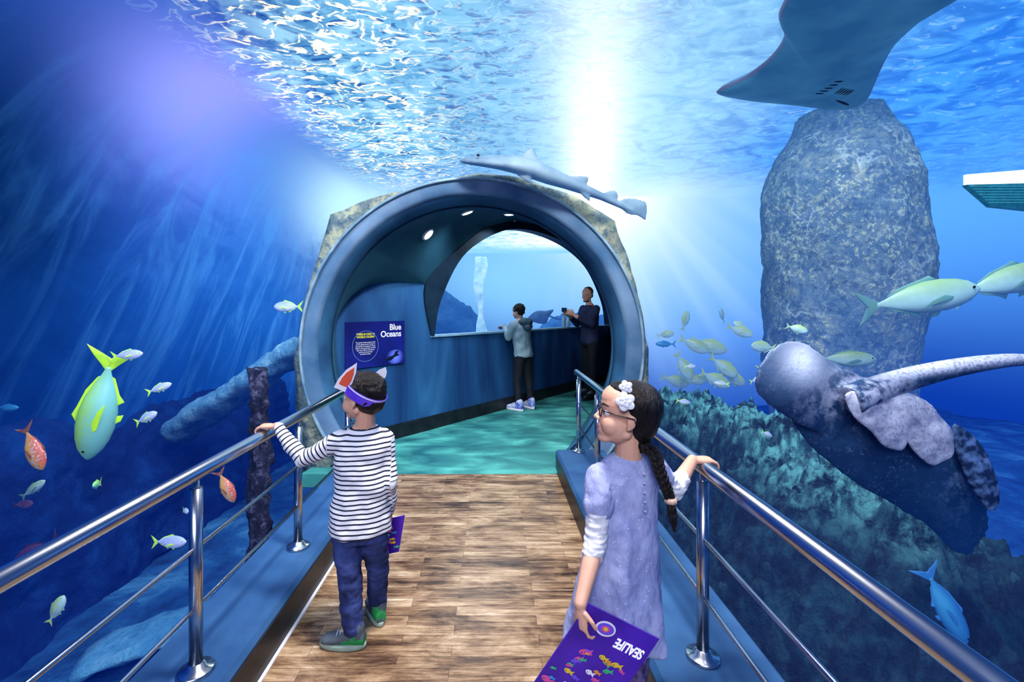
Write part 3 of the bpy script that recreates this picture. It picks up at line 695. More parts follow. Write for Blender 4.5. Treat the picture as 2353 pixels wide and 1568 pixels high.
# ---- big ray beside the railing
Y=2.10
def Q(px,py): return ((px-1133)/500.,1.5-(py-711)/500.)
def plate(pts,c,th,yy=0,tx=0,tz=0,pw=.6,ruf=0,nr=9):
    o=[(q.x,q.y) for q in catmull([(*Q(*p),0) for p in pts],5,True)]; c=Q(*c)
    if ruf:
        o2=[]
        for i,p in enumerate(o):
            k=1+ruf*math.sin(2*math.pi*nr*i/len(o)); o2.append((c[0]+(p[0]-c[0])*k,c[1]+(p[1]-c[1])*k))
        o=o2
    def mp(x,y,h):
        d=math.hypot(x-c[0],y-c[1]); a=math.atan2(y-c[1],x-c[0])
        return V((x,Y+yy+h+tx*(x-c[0])+tz*(y-c[1])+ruf*1.2*d*math.sin(a*5),y))
    return infl(o,c,th,mp,pw)
gs=[plate([(1722,885),(1733,838),(1765,800),(1805,782),(1850,787),(1885,808),(1925,832),(1975,852),(1990,890),(1960,950),(1910,1000),(1850,985),(1790,950),(1745,918)],(1845,885),.032,tx=.16,pw=.7),
 plate([(1800,905),(1870,850),(1940,850),(2010,872),(2090,910),(2160,960),(2225,1030),(2280,1105),(2318,1190),(2325,1260),(2300,1308),(2255,1305),(2215,1265),(2165,1225),(2105,1190),(2020,1140),(1930,1080),(1850,1000)],(2050,1030),.050,yy=.05,pw=.8,tz=-.12,ruf=.012,nr=11)]
tl=catmull([(1930,915,.085),(1990,895,.05),(2060,872,.035),(2150,850,.02),(2250,833,.01),(2340,826,.0),(2440,835,0)],4)
gs.append(tube([V((Q(p.x,p.y)[0],Y-.02-p.z*.4,Q(p.x,p.y)[1])) for p in tl],[.070-.0021*i for i in range(len(tl))],20))
body=remesh('bigray',join(*gs),.008,5)
def bigraymat():
    s=NT('slate_ray'); P=s.pos(); x,y,z=s.sep(P)[0:3]
    n=s.noise(P,75,3,.6); b=s.noise(P,5,5,.6); m2=s.noise(P,14,6,.7)
    c=s.ramp(b,[(.35,(.008,.028,.085)),(.65,(.035,.085,.18))])
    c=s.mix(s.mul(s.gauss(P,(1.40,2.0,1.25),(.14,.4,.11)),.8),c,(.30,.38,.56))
    c=s.mix(s.mul(s.gauss(P,(1.41,2.0,1.26),(.085,.4,.08)),s.rng(m2,.25,.5,.7,1)),c,(.85,.92,1.05))  # white glare on the head painted into the skin colour
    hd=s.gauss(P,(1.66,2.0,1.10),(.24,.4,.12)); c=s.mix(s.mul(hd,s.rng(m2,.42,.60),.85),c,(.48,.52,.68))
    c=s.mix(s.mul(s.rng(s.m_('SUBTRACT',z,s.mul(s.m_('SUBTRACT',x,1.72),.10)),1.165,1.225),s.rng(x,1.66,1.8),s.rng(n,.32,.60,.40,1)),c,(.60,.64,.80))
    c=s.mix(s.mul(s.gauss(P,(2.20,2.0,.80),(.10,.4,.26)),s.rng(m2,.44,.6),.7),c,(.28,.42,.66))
    c=s.mix(s.mul(s.rng(n,.54,.66),s.rng(m2,.4,.6),.45),c,(.24,.34,.55))
    p=s.n('BsdfPrincipled',{'Base Color':c,'Roughness':.32}); s.set(p.inputs['Normal'],s.n('Bump',{'Height':m2,'Strength':.25,'Distance':.02}))
    e=s.n('Emission',{0:(.004,.034,.15)})
    f=s.rng(z,1.0,.25,.06,.68)  # lower body fades into painted dark water haze
    return s.finish(s.n('MixShader',{0:f,1:p.outputs[0],2:e.outputs[0]}))
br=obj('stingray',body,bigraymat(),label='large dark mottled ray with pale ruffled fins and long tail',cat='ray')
def finmat():
    s=NT('ray_fin_skin'); P=s.obj(); n=s.noise(P,7,6,.65); k=s.noise(P,70,3,.6)
    c=s.ramp(n,[(.34,(.12,.15,.27)),(.48,(.42,.43,.56)),(.64,(.76,.77,.88))])
    c=s.mix(s.mul(s.rng(k,.52,.64),.45),c,(.16,.16,.26))
    p=s.n('BsdfPrincipled',{'Base Color':c,'Roughness':.35}); s.set(p.inputs['Normal'],s.n('Bump',{'Height':n,'Strength':.4,'Distance':.02})); return s.finish(p)
m_pink=finmat()
gp=[plate([(1905,900),(1950,890),(2000,912),(2040,955),(2062,1000),(2045,1028),(2005,1020),(1970,985),(1930,950)],(1985,955),.022,yy=-.075,tx=.1,ruf=.03,nr=6),
    plate([(1975,888),(2060,893),(2130,935),(2170,985),(2176,1035),(2145,1065),(2095,1052),(2060,1010),(2010,955)],(2085,975),.022,yy=-.050,tx=.1,ruf=.03,nr=7)]
for g in gp: obj('pelvic_fin',remesh('fin',g,.006,5),m_pink,parent=br,label='mottled pale ruffled pelvic fin')
obj('pectoral_fin',remesh('fin',plate([(2185,975),(2240,1000),(2285,1080),(2300,1160),(2268,1175),(2225,1110),(2195,1040)],(2245,1080),.02,yy=.0,ruf=.02,nr=6),.008,3),mat('fin_speckle',(.012,.035,.10),(.16,.26,.48),scale=24,lo=.45,hi=.65,detail=8),parent=br)
g=infl([(q.x,q.y) for q in catmull([(-.28,-.02,0),(-.1,.13,0),(.12,.14,0),(.3,.16,0),(.2,.02,0),(.12,-.12,0),(-.1,-.1,0)],4,True)],(0,0),.05,lambda x,y,h:V((.95+x*.9,9.2+h,1.33+y)))
sr=obj('ray',g,mat('small_ray',(.10,.22,.34),(.2,.34,.48),fog=.3),label='small grey ray swimming past the viewing window',cat='ray')
obj('tail',tube([(1.1,9.2,1.38),(1.3,9.2,1.30),(1.5,9.25,1.28)],[.02,.012,.004],8),mat('tail',(.06,.16,.28),fog=.3),parent=sr)
g=join(*[tube([(-.32+.05*i+.05*math.sin(kk*.8+i),9.6,1.0+.2*kk) for kk in range(9)],[.05+.02*math.sin(kk*1.7+i) for kk in range(9)],10) for i in range(3)],tube([(-.27,9.6,-1.1),(-.27,9.6,1.1)],[.16,.09],12))
def spg():
    s=NT('sponge'); n=s.noise(s.obj(),6,5,.6); c=s.ramp(n,[(.35,(.28,.55,.75)),(.65,(.6,.85,1.0))])
    p=s.n('BsdfPrincipled',{'Base Color':c,'Roughness':.8,'Emission Color':c,'Emission Strength':.55}); return s.finish(p)
obj('sea_sponge',remesh('sponge',g,.025,2),spg(),label='pale branching sponge column behind the viewing window',cat='sponge')

# ------------------------------------------------------------------ PEOPLE
def head_geo(C,f,u,H,kid=True):
    f=V(f).normalized(); u=V(u); u=(u-f*u.dot(f)).normalized(); l=u.cross(f)
    R=Matrix((f,l,u)).transposed()
    def p(a,b,c=0): return V(C)+(f*a+u*b+l*c)*H
    def E(a,b,c,ra,rc,rb,**k): return ell(p(a,b,c),(ra*H,rc*H,rb*H),R,**k)
    gs=[E(-.06,.13,0,.42,.335,.36,nu=24,nv=16),E(.06,-.12,0,.29,.27,.32,nu=20,nv=14),
        cap(p(-.04,-.24,.19),.075*H,p(.22,-.37,.05),.07*H),cap(p(-.04,-.24,-.19),.075*H,p(.22,-.37,-.05),.07*H)]
    if kid:
        gs+=[E(.10,.20,0,.265,.26,.24,nu=20,nv=14),E(.17,-.16,.135,.155,.135,.155,nu=20,nv=14),E(.17,-.16,-.135,.155,.135,.155,nu=20,nv=14),
          E(.235,-.37,0,.09,.10,.085),E(.24,-.25,0,.105,.15,.12,nu=20,nv=14),
          cap(p(.315,.02),.030*H,p(.395,-.100),.033*H),E(.395,-.100,0,.036,.034,.032),E(.362,-.115,.034,.032,.028,.026),E(.362,-.115,-.034,.032,.028,.026),
          E(.325,-.205,0,.036,.085,.026),E(.315,-.262,0,.036,.075,.028)]
    else:
        gs+=[E(.25,-.38,0,.085,.11,.08),E(.28,.10,0,.10,.22,.07),E(.19,-.13,.14,.13,.12,.13),E(.19,-.13,-.14,.13,.12,.13),cap(p(.345,.02),.03*H,p(.43,-.11),.042*H),E(.385,-.13,.035,.04,.035,.03),E(.385,-.13,-.035,.04,.035,.03),
          E(.325,-.225,0,.045,.09,.03),E(.315,-.275,0,.045,.08,.032)]
    for sg in (1,-1): gs+=[E(-.05,-.04,.325*sg,.065,.028,.105),E(-.03,-.12,.31*sg,.035,.03,.05)]
    return gs,p,R
m_lips=mat('lips',(.48,.19,.16),rough=.5)
def eyes(p,R,H,parent):
    for sg in (1,-1):
        g=ell(p(.258,.0,.13*sg),(.062*H,.062*H,.050*H),R,nu=20,nv=14); me=tomesh('eye',g)
        fdir=R@V((1,0,0)); c=p(.258,.0,.13*sg)
        me.materials.append(m_eyew); me.materials.append(m_iris)
        for q in me.polygons:
            if (q.center-c).normalized().dot(fdir)>.80: q.material_index=1
        obj('eye',me,None,parent=parent)
        obj('eyebrow',tube([p(.356,.095,.06*sg),p(.338,.122,.12*sg),p(.272,.105,.21*sg)],[.008*H,.011*H,.005*H],8),m_hair,parent=parent)
    corners=[p(.268,-.215,.105),p(.318,-.236,.06),p(.343,-.238,0),p(.318,-.236,-.06),p(.268,-.215,-.105)]
    obj('lips',join(tube(catmull([c+(R@V((.006,0,.010)))*H for c in corners],4),[.006*H+.010*H*math.sin(math.pi*i/16) for i in range(17)],8),tube(catmull([c-(R@V((0,0,.014)))*H for c in corners],4),[.005*H+.013*H*math.sin(math.pi*i/16) for i in range(17)],8)),m_lips,parent=parent)
m_eyew=mat('eye_white',(.8,.8,.8),rough=.2); m_iris=mat('iris',(.03,.015,.01),rough=.1)
def hand_geo(w,d,nrm,side,L,curl=.5,spread=.03,tcurl=.4):
    w=V(w); d=V(d).normalized(); nrm=V(nrm); nrm=(nrm-d*nrm.dot(d)).normalized(); s=d.cross(nrm); 
    if s.dot(V(side))<0: s=-s
    gs=[loft([ring(w+d*(t*L),s*(a*L),nrm*(b*L),16) for t,a,b in ((-.08,.13,.10),(.05,.16,.11),(.2,.21,.12),(.38,.24,.11),(.5,.235,.09),(.54,.18,.06))])]
    ln=[.43,.48,.45,.35]
    for i in range(4):
        off=(.185-.123*i); b=w+d*(.47*L)+s*(off*L); dd=(d+s*spread*(1.5-i)*2).normalized(); a=0; r=.050*L
        for j,fr in enumerate((.45,.32,.25)):
            a+=curl*(.55+.35*j)*(1+.08*i); dr=(dd*math.cos(a)+nrm*math.sin(a)); e=b+dr*(ln[i]*fr*L); gs.append(cap(b,r,e,r*.93,10)); b=e; r*=.93
    b=w+d*(.10*L)+s*(.17*L); dr=(d*.62+s*.62+nrm*.35).normalized(); e=b+dr*(.24*L); gs.append(cap(b,.075*L,e,.060*L,10))
    dr=(d*.8+s*.2+nrm*tcurl).normalized(); gs.append(cap(e,.060*L,e+dr*(.17*L),.050*L,10))
    return gs
def torso(neck,pelvis,right,fwd,prof,n=24):
    neck=V(neck);pelvis=V(pelvis);right=V(right).normalized();fwd=V(fwd).normalized()
    return loft([ring(pelvis.lerp(neck,t)+(fwd*o[0] if o else V()),right*w,fwd*d,n) for t,w,d,*o in prof])
def person(J,k,voxel,label,kid=True):
    hg,p,R=head_geo(J['head'],J['hf'],J.get('hu',(0,0,1)),J['H'],kid); H=J['H']
    gs=list(hg)
    gs.append(cap(p(-.12,-.22),.185*H,V(J['neck'])-V((0,0,.02*k)),.20*H))
    gs.append(torso(J['neck'],J['pelvis'],J['right'],J['fwd'],[(-.12,.07*k,.05*k),(0,.105*k,.070*k),(.25,.094*k,.065*k),(.5,.094*k,.065*k),(.75,.100*k,.068*k),(.9,.092*k,.053*k),(1.0,.055*k,.045*k),(1.05,.04*k,.04*k)]))
    for s in 'LR':
        gs+=[cap(J['s'+s],.034*k,J['e'+s],.029*k),cap(J['e'+s],.029*k,V(J['e'+s]).lerp(V(J['w'+s]),.35),.028*k),cap(V(J['e'+s]).lerp(V(J['w'+s]),.35),.028*k,J['w'+s],.020*k)]
        gs+=[cap(J['h'+s],.052*k,J['k'+s],.038*k),cap(J['k'+s],.037*k,J['a'+s],.026*k),cap(J['a'+s],.026*k,V(J['a'+s])+V(J['fd'+s]).normalized()*.09*k-V((0,0,.035*k)),.020*k)]
        w=V(J['w'+s]); gs+=hand_geo(w+V(J['hd'+s]).normalized()*.01*k,*[J['hd'+s],J['hn'+s],J['ht'+s]],J.get('hl',.13*k),J.get('curl'+s,.5))
    me=remesh('person',join(*gs),voxel,4)
    o=obj('person',me,m_skin,origin=(J['pelvis'][0],J['pelvis'][1],0),label=label,cat='person')
    eyes(p,R,H,o)
    return o,p,R
m_lace=mat('lace',(.45,.5,.5),rough=.8)
def shoe(a,d,k,m,msole,parent,label=None,lace=True):
    a=V(a); d=V(d); d.z=0; d.normalize(); z0=V((a.x,a.y,0)); s=d.cross(V((0,0,1)))
    sec=[(-.055,.024,.050),(-.03,.032,.064),(.01,.034,.070),(.05,.035,.056),(.09,.037,.044),(.125,.033,.034),(.146,.018,.024)]
    g=loft([ring(z0+d*(x*k)+V((0,0,.016*k+h*k*.5)),s*(w*k),V((0,0,h*k*.56)),16) for x,w,h in sec])
    g=join(g,cap(z0-d*.018*k+V((0,0,.06*k)),.036*k,z0-d*.012*k+V((0,0,.088*k)),.040*k))
    o=obj('shoe',remesh('shoe',g,.005*k,1),m,parent=parent,label=label)
    obj('sole',loft([[q+d*.046*k for q in ring(z0+V((0,0,z)),d*(.108*k*f_),s*(.039*k*f_),28)] for z,f_ in ((.001,.97),(.010*k,1.0),(.020*k,1.0),(.024*k,.97))]),msole,parent=o)
    if lace:
        obj('laces',join(*[tube([z0+d*(x*k)+s*(w*c_*k)+V((0,0,(zt-.010*abs(c_))*k)) for c_ in (-1,-.5,0,.5,1)],.0028*k,6) for x,w,zt in ((.035,.022,.086),(.052,.022,.080),(.069,.022,.073))]),m_lace,parent=o)
    return o
def wrinkle(me,amp,sc_,zs=.5): return rough(me,amp,sc_,2,zs=zs)

# ===== boy in striped shirt
m_jean=mat('blue_denim',(.008,.016,.075),(.050,.08,.26),scale=9,rough=.85,bump=.6,stretch=(1,1,.6),detail=7)
J=dict(head=(-.612,2.12,1.092),hf=(-.93,.34,.02),hu=(.05,0,1),H=.228,neck=(-.600,2.13,.955),pelvis=(-.618,2.12,.50),right=(.97,.22,0),fwd=(-.22,.97,0),
 sL=(-.700,2.10,.900),sR=(-.515,2.15,.892),eL=(-.885,2.12,.800),eR=(-.485,2.13,.700),wL=(-1.025,2.165,.945),wR=(-.50,2.21,.520),
 hL=(-.675,2.11,.46),hR=(-.56,2.13,.46),kL=(-.640,2.05,.27),kR=(-.548,2.17,.27),aL=(-.622,2.03,.07),aR=(-.555,2.20,.07),
 fdL=(-1,.05,0),fdR=(-.5,.85,0),hdL=(-1,0,.02),hnL=(0,0,-1),htL=(0,1,0),hdR=(-.1,.2,-1),hnR=(-1,.0,0),htR=(0,1,0),curlL=.55,curlR=.7,hl=.118)
boy,bp,bR=person(J,1.0,.0030,'child in striped top and jeans with headband, hand on railing')
tor=torso(J['neck'],J['pelvis'],J['right'],J['fwd'],[(-.06,.136,.100),(-.02,.139,.102),(.2,.132,.098),(.5,.125,.094),(.75,.127,.09),(.88,.118,.076),(.96,.080,.056),(1.0,.055,.048)])
wl=V(J['wL']); el=V(J['eL']); 
arms=[cap(J['sL'],.047,J['eL'],.036),cap(J['eL'],.036,el.lerp(wl,.93),.026),cap(J['sR'],.048,J['eR'],.038),cap(J['eR'],.038,V(J['eR']).lerp(V(J['wR']),.93),.029)]
me=remesh('striped_shirt',join(tor,*arms),.0050,5); wrinkle(me,.010,12,.8)
at=me.attributes.new('st','FLOAT','POINT')
def segd(p,a,b):
    a=V(a);b=V(b);t=max(0,min(1,(p-a).dot(b-a)/(b-a).length_squared)); return (p-a.lerp(b,t)).length,t*(b-a).length
for i,v in enumerate(me.vertices):
    st=v.co.z+.006*noise.noise(v.co*9)
    for s in 'LR':
        d1,t1=segd(v.co,J['s'+s],J['e'+s]); d2,t2=segd(v.co,J['e'+s],J['w'+s])
        far=(v.co.x<-.755) if s=='L' else (v.co.x>-.472 and v.co.z<.9)
        if far and min(d1,d2)<.075: st=10+(t1 if d1<d2 else .22+t2)
    at.data[i].value=st
obj('striped_shirt',me,stripe_mat(),parent=boy,label='white long-sleeved top with navy stripes')
g=join(torso(V(J['pelvis'])+V((0,0,.05)),V(J['pelvis'])-V((0,0,.06)),J['right'],J['fwd'],[(0,.126,.088),(.5,.128,.092),(1,.118,.088)]),
 cap(J['hL'],.070,J['kL'],.053),cap(J['kL'],.053,V(J['aL'])+V((0,0,.02)),.045),cap(J['hR'],.070,J['kR'],.053),cap(J['kR'],.053,V(J['aR'])+V((0,0,.02)),.045))
me=remesh('jeans',g,.006,4); wrinkle(me,.007,14,1.8); wrinkle(me,.003,40,1.6); obj('jeans',me,m_jean,parent=boy,label='dark blue denim jeans')
m_sg=mat('sneaker_grey',(.09,.11,.14),(.02,.28,.08),scale=16,rough=.7,lo=.54,hi=.57); m_sole=mat('sole',(.30,.38,.32),rough=.7)
shoe(J['aL'],J['fdL'],.98,m_sg,m_sole,boy,'grey and green sneaker'); shoe(J['aR'],J['fdR'],.98,m_sg,m_sole,boy,'grey and green sneaker')
H=J['H']
def E(p,R,H,a,b,c,ra,rc,rb): return ell(p(a,b,c),(ra*H,rc*H,rb*H),R,nu=24,nv=16)
g=join(E(bp,bR,H,-.13,.17,0,.41,.385,.37),E(bp,bR,H,-.22,-.02,0,.30,.33,.30),E(bp,bR,H,.1,.35,0,.26,.26,.15))
me=remesh('hair',g,.005,2); rough(me,.006,45,2); obj('hair',me,m_hair,parent=boy,label='short dark brown hair')
f=bR@V((1,0,0)); l=bR@V((0,1,0)); u=bR@V((0,0,1))
af=(f*.86+u*.50).normalized(); nb=l.cross(af).normalized()
if nb.z<0: nb=-nb
c0=bp(-.09,.13); m_hb=mat('purple_paper',(.10,.04,.55),(.16,.08,.75),scale=10,rough=.5); m_hw=mat('white_paper',(.85,.82,.9),rough=.6); m_red=mat('red_print',(.75,.12,.06),rough=.6)
rs=[]
for z,r in ((-.022,1.0),(-.022,1.02),(.022,1.02),(.022,1.0)): rs.append(ring(c0+nb*z,af*.455*H*r,l*.405*H*r,48))
hb=obj('headband',loft(rs+[rs[0]],caps=False),m_hb,parent=boy,smooth=False,label='purple paper headband')
obj('headband_stripe',loft([ring(c0+nb*z,af*.455*H*1.03,l*.405*H*1.03,48) for z in (.014,.020)],caps=False),m_hw,parent=hb)
for k_ in range(9):
    a_=math.radians(-120+22*k_); pc=c0+(af*.455*math.cos(a_)+l*.405*math.sin(a_))*H*1.03-nb*.004; rr_=(af*math.cos(a_)+l*math.sin(a_)).normalized(); tg_=rr_.cross(nb)
    obj('headband_print',ell(pc,(.002,.008,.005),Matrix((rr_,tg_,nb)).transposed(),nu=8,nv=6),m_hw,parent=hb)
def ear(base,tip,wv,parent,red=True):
    base=V(base);tip=V(tip);wv=V(wv)
    def mk(sc_,off,m,nm):
        pts=[(-.5,0),(-.56,.30),(-.42,.65),(0,1.0),(.36,.70),(.55,.35),(.5,0)]
        n=(tip-base).cross(wv).normalized()
        if n.y>0: n=-n
        return obj(nm,extr([base+(tip-base)*(.5+(y-.5)*sc_)+wv*x*sc_+n*off for x,y in pts],n*.0015),m,parent=parent,smooth=False)
    mk(1,0,m_hw,'paper_ear')
    if red: mk(.66,.003,m_red,'ear_lining')
ear((-.684,2.040,1.140),(-.606,2.035,1.262),(.046,.02,-.026),hb); ear((-.545,2.16,1.170),(-.505,2.15,1.228),(.046,.0,-.015),hb,False)

# booklets
m_bk=mat('purple_cover',(.035,.008,.22),(.09,.025,.45),scale=5,rough=.35,emit=(.05,.01,.3),es=.12)
def booklet(A,B,D,th,label):
    A=V(A);B=V(B);D=V(D); n=(B-A).cross(D-A).normalized()
    if n.y>0: n=-n
    root=obj('booklet',extr([A,B,B+D-A,D],-n*th),m_bk,smooth=False,label=label,cat='booklet')
    obj('pages',extr([A.lerp(B,.02)-n*th*.3,B-n*th*.3+(B-A)*.004,B+D-A-n*th*.3+(B-A)*.004,D+(B-A)*.02-n*th*.3],-n*th*.4),m_white,parent=root,smooth=False)
    return root,n
cl=[mat('print_%d'%i,c,emit=c,es=.1) for i,c in enumerate([(.6,.45,.05),(.05,.38,.18),(.55,.08,.3),(.06,.25,.6),(.65,.62,.72),(.6,.25,.06),(.14,.08,.6)])]
def printfish(c,xd,yd,n,L,m,parent):
    pts=[(.5,0),(.35,.17),(.05,.24),(-.2,.1),(-.5,.25),(-.42,0),(-.5,-.25),(-.2,-.1),(.05,-.24),(.35,-.17)]
    obj('printed_fish',infl([(p.x,p.y) for p in catmull([(a,b,0) for a,b in pts],3,True)],(0,0),.0006,lambda x,y,h:c+xd*x*L+yd*y*L+n*h),m,parent=parent)
    obj('printed_fish_eye',ell(c+xd*L*.28+yd*L*.05+n*.0008,(L*.05,.0005,L*.05)),m_black,parent=parent)
b2,n2=booklet((-.565,2.28,.445),(-.440,2.28,.472),(-.595,2.28,.262),.004,'small purple activity booklet held by the striped-shirt child')
for i in range(9):
    c=V((-.51+random.uniform(-.04,.030),2.28,.36+random.uniform(-.06,.06)))+n2*.001; printfish(c,V((1,0,.2)).normalized(),V((-.2,0,1)).normalized(),n2,.028,cl[i%6],b2)

# ===== girl
J=dict(head=(.452,1.575,1.137),hf=(-.975,.10,.17),hu=(.17,0,1),H=.236,neck=(.470,1.59,.985),pelvis=(.440,1.58,.60),right=(.95,.28,0),fwd=(-.28,.95,0),
 sL=(.368,1.555,.930),sR=(.578,1.615,.935),eL=(.335,1.495,.730),eR=(.650,1.640,.850),wL=(.268,1.398,.600),wR=(.752,1.725,.930),
 hL=(.385,1.565,.56),hR=(.50,1.595,.56),kL=(.385,1.56,.31),kR=(.495,1.59,.31),aL=(.385,1.56,.07),aR=(.495,1.60,.07),
 fdL=(-.3,1,0),fdR=(-.2,1,0),hdL=(.0,-.05,-1),hnL=(.85,.5,0),htL=(.3,-1,0),hdR=(1,.15,-.02),hnR=(0,0,-1),htR=(0,1,0),curlL=.7,curlR=.5,hl=.120)
girl,gp_,gR=person(J,1.02,.0030,'girl with long braid in lavender dress, hand on railing')
H=J['H']
rr=[(.992,.472,1.59,.055,.045),(.975,.472,1.59,.088,.058),(.955,.472,1.588,.116,.067),(.92,.47,1.585,.123,.077),(.84,.462,1.583,.117,.079),(.74,.455,1.58,.122,.085),(.65,.447,1.58,.135,.095),(.55,.438,1.58,.152,.108),(.45,.43,1.58,.168,.122),(.375,.424,1.58,.178,.132),(.355,.423,1.58,.180,.134)]
rt=V(J['right']).normalized(); fw=V(J['fwd']).normalized()
rings=[]
for j,(z,cx,cy,w,d) in enumerate(rr):
    fl_=max(0,(.80-z)/.35)
    q=[]
    for i in range(72):
        a=2*math.pi*i/72; m=1+.055*fl_*math.sin(a*7+z*4)+.03*fl_*math.sin(a*13+1)
        q.append(V((cx,cy,z+.012*fl_*math.sin(a*3)))+rt*w*m*math.cos(a)+fw*d*m*math.sin(a))
    rings.append(q)
g=join(loft(rings),cap(J['sL'],.048,V(J['sL']).lerp(V(J['eL']),.42),.050),cap(J['sR'],.048,V(J['sR']).lerp(V(J['eR']),.40),.046))
me=remesh('dress',g,.005,3); wrinkle(me,.012,11,.55); wrinkle(me,.004,30,.7)
dress=obj('dress',me,dress_mat(),parent=girl,label='lavender cotton dress with tiny dots')
m_btn=mat('lavender_button',(.5,.5,.72),rough=.5)
for z in (.955,.925,.895,.865,.835):
    obj('button',ell(V((.500,1.510+(.955-z)*-.08,z)),(.0042,.003,.0042)),m_btn,parent=dress)
m_knit=mat('white_knit',(.56,.56,.63),(.72,.72,.77),scale=20,rough=.9,bump=.3)
for s,e_,r0_ in (('L',.14,.039),('R',.35,.037)):
    lw=V(J['e'+s]).lerp(V(J['w'+s]),e_)
    g=join(cap(V(J['s'+s]).lerp(V(J['e'+s]),.3),r0_,J['e'+s],r0_*.95),cap(J['e'+s],r0_*.95,lw,r0_*.92))
    me=remesh('sleeve',g,.004,3); wrinkle(me,.005,22,3.0); obj('undershirt_sleeve',me,m_knit,parent=girl,label='white knit undershirt sleeve')
g=join(cap(J['hL'],.066,J['kL'],.050),cap(J['kL'],.050,J['aL'],.034),cap(J['hR'],.066,J['kR'],.05),cap(J['kR'],.05,J['aR'],.034))
obj('leggings',remesh('leggings',g,.007,3),mat('leggings',(.02,.02,.08),(.2,.15,.35),scale=40,rough=.8),parent=girl,label='dark patterned leggings')
shoe(J['aL'],J['fdL'],1.0,m_black,m_white,girl,'small black slip-on shoe',False); shoe(J['aR'],J['fdR'],1.0,m_black,m_white,girl,'small black slip-on shoe',False)
g=join(E(gp_,gR,H,-.13,.165,0,.405,.362,.365),E(gp_,gR,H,-.25,.0,0,.26,.31,.35),E(gp_,gR,H,.04,.365,0,.24,.25,.11),
  cap(gp_(-.26,-.1),.23*H,gp_(-.26,-.44),.11*H))
me=remesh('hair',g,.005,4); rough(me,.003,60,2,zs=.3); hair=obj('hair',me,m_hair,parent=girl,label='long dark hair pulled into a braid')
bpth=catmull([gp_(-.25,-.36),(.528,1.505,1.02),(.540,1.485,.97),(.558,1.475,.92),(.570,1.475,.885)],6); gs=[]
n=len(bpth)
for i,p in enumerate(bpth):
    w=.020*(1-.35*i/n); sg=1 if i%2 else -1
    R3=(Matrix.Rotation(sg*.6,3,'Y'))
    gs.append(ell(p+V((sg*w*.42,0,0)),(w*.72,w*.8,w*1.25),R3,nu=12,nv=8))
obj('braid',join(*gs),m_hair,parent=hair,label='thick plaited braid')
gs=[cap((.572,1.475,.875),.012,(.580,1.475,.83),.016),cap((.580,1.475,.83),.016,(.585,1.475,.785),.005)]
me=remesh('tuft',join(*gs),.004,1); rough(me,.003,80,2); obj('braid_end',me,m_hair,parent=hair)
obj('hair_tie',join(*[ell((.573+.011*math.cos(t),1.474+.011*math.sin(t),.882),(.010,.010,.010),nu=10,nv=8) for t in [i*math.pi/4 for i in range(8)]]),mat('beige_fabric',(.55,.38,.3),rough=.8),parent=hair)
def flower(c,r):
    c=V(c); nrm=V((-.35,-.93,.15)).normalized(); a,b=basis(nrm)
    root=empty('hair_flower',c,label='white fabric flower'); par(root,girl)
    for layer,(kk,rr_,off) in enumerate(((5,r,0),(5,r*.62,.005))):
        for i in range(kk):
            t=2*math.pi*i/kk+layer*.6; d=a*math.cos(t)+b*math.sin(t); e=d.cross(nrm)
            R3=Matrix((d,e,nrm+d*.25)).transposed(); obj('petal',ell(c+d*rr_*.5+nrm*(off+.003),(rr_*.52,rr_*.46,.003),R3,nu=14,nv=8),m_white,parent=root)
    obj('flower_center',ell(c+nrm*.009,(.004,.004,.004)),m_white,parent=root)
flower((.430,1.482,1.200),.032); flower((.438,1.506,1.243),.023)
m_fr=mat('dark_frame',(.01,.01,.02),rough=.3)
gl=empty('glasses',gp_(.36,.0),label='dark rectangular glasses'); par(gl,girl)
for sg in (1,-1):
    pts=[gp_(.362+.0*a,b,c) for a,b,c in [(0,.055,.05*sg),(0,.06,.2*sg),(0,.03,.235*sg),(0,-.05,.215*sg),(0,-.065,.08*sg),(0,-.02,.045*sg)]]
    obj('lens_rim',tube(pts+[pts[0]],.0020,8),m_fr,parent=gl)
    obj('temple_arm',tube([gp_(.362,.035,.235*sg),gp_(.15,.03,.34*sg),gp_(-.07,.02,.37*sg),gp_(-.11,-.05,.36*sg)],.0020,8),m_fr,parent=gl)
obj('bridge',tube([gp_(.362,.02,.045),gp_(.375,.03,0),gp_(.362,.02,-.045)],.002,8),m_fr,parent=gl)
# girl's booklet
yb=1.385
A=V((.289,yb,.606)); B=V((.504,yb,.499)); D=V((.121,yb,.360))
b1,n1=booklet(A,B,D,.006,'purple activity booklet with white lettering held by the girl')
xd=(A-B).normalized(); yd=(D-A).normalized()
text('lettering','SEALIFE',.042,B+(A-B)*.06+(D-A)*.18+n1*.0012,xd,yd,m_wt,b1,bold=.0012,sx=.66)
for rx,ry,ci,of in ((.032,.024,4,.0006),(.026,.018,6,.0012),(.014,.010,2,.0018),(.007,.006,0,.0024)):
    obj('printed_emblem',infl([(rx*math.cos(t*.3142),ry*math.sin(t*.3142)) for t in range(20)],(0,0),.0006,lambda x,y,h:A+(B-A)*.36+(D-A)*.15+xd*x+yd*y+n1*(of+h)),cl[ci],parent=b1)
random.seed(3)
for i in range(38):
    u_=random.uniform(.07,.94); v_=random.uniform(.42,.95)
    a_=random.uniform(-.5,.5); printfish(A+(B-A)*u_+(D-A)*v_+n1*(.0008+.00002*i),(xd*math.cos(a_)+yd*math.sin(a_)),(yd*math.cos(a_)-xd*math.sin(a_)),n1,random.uniform(.018,.042),cl[i%7],b1)

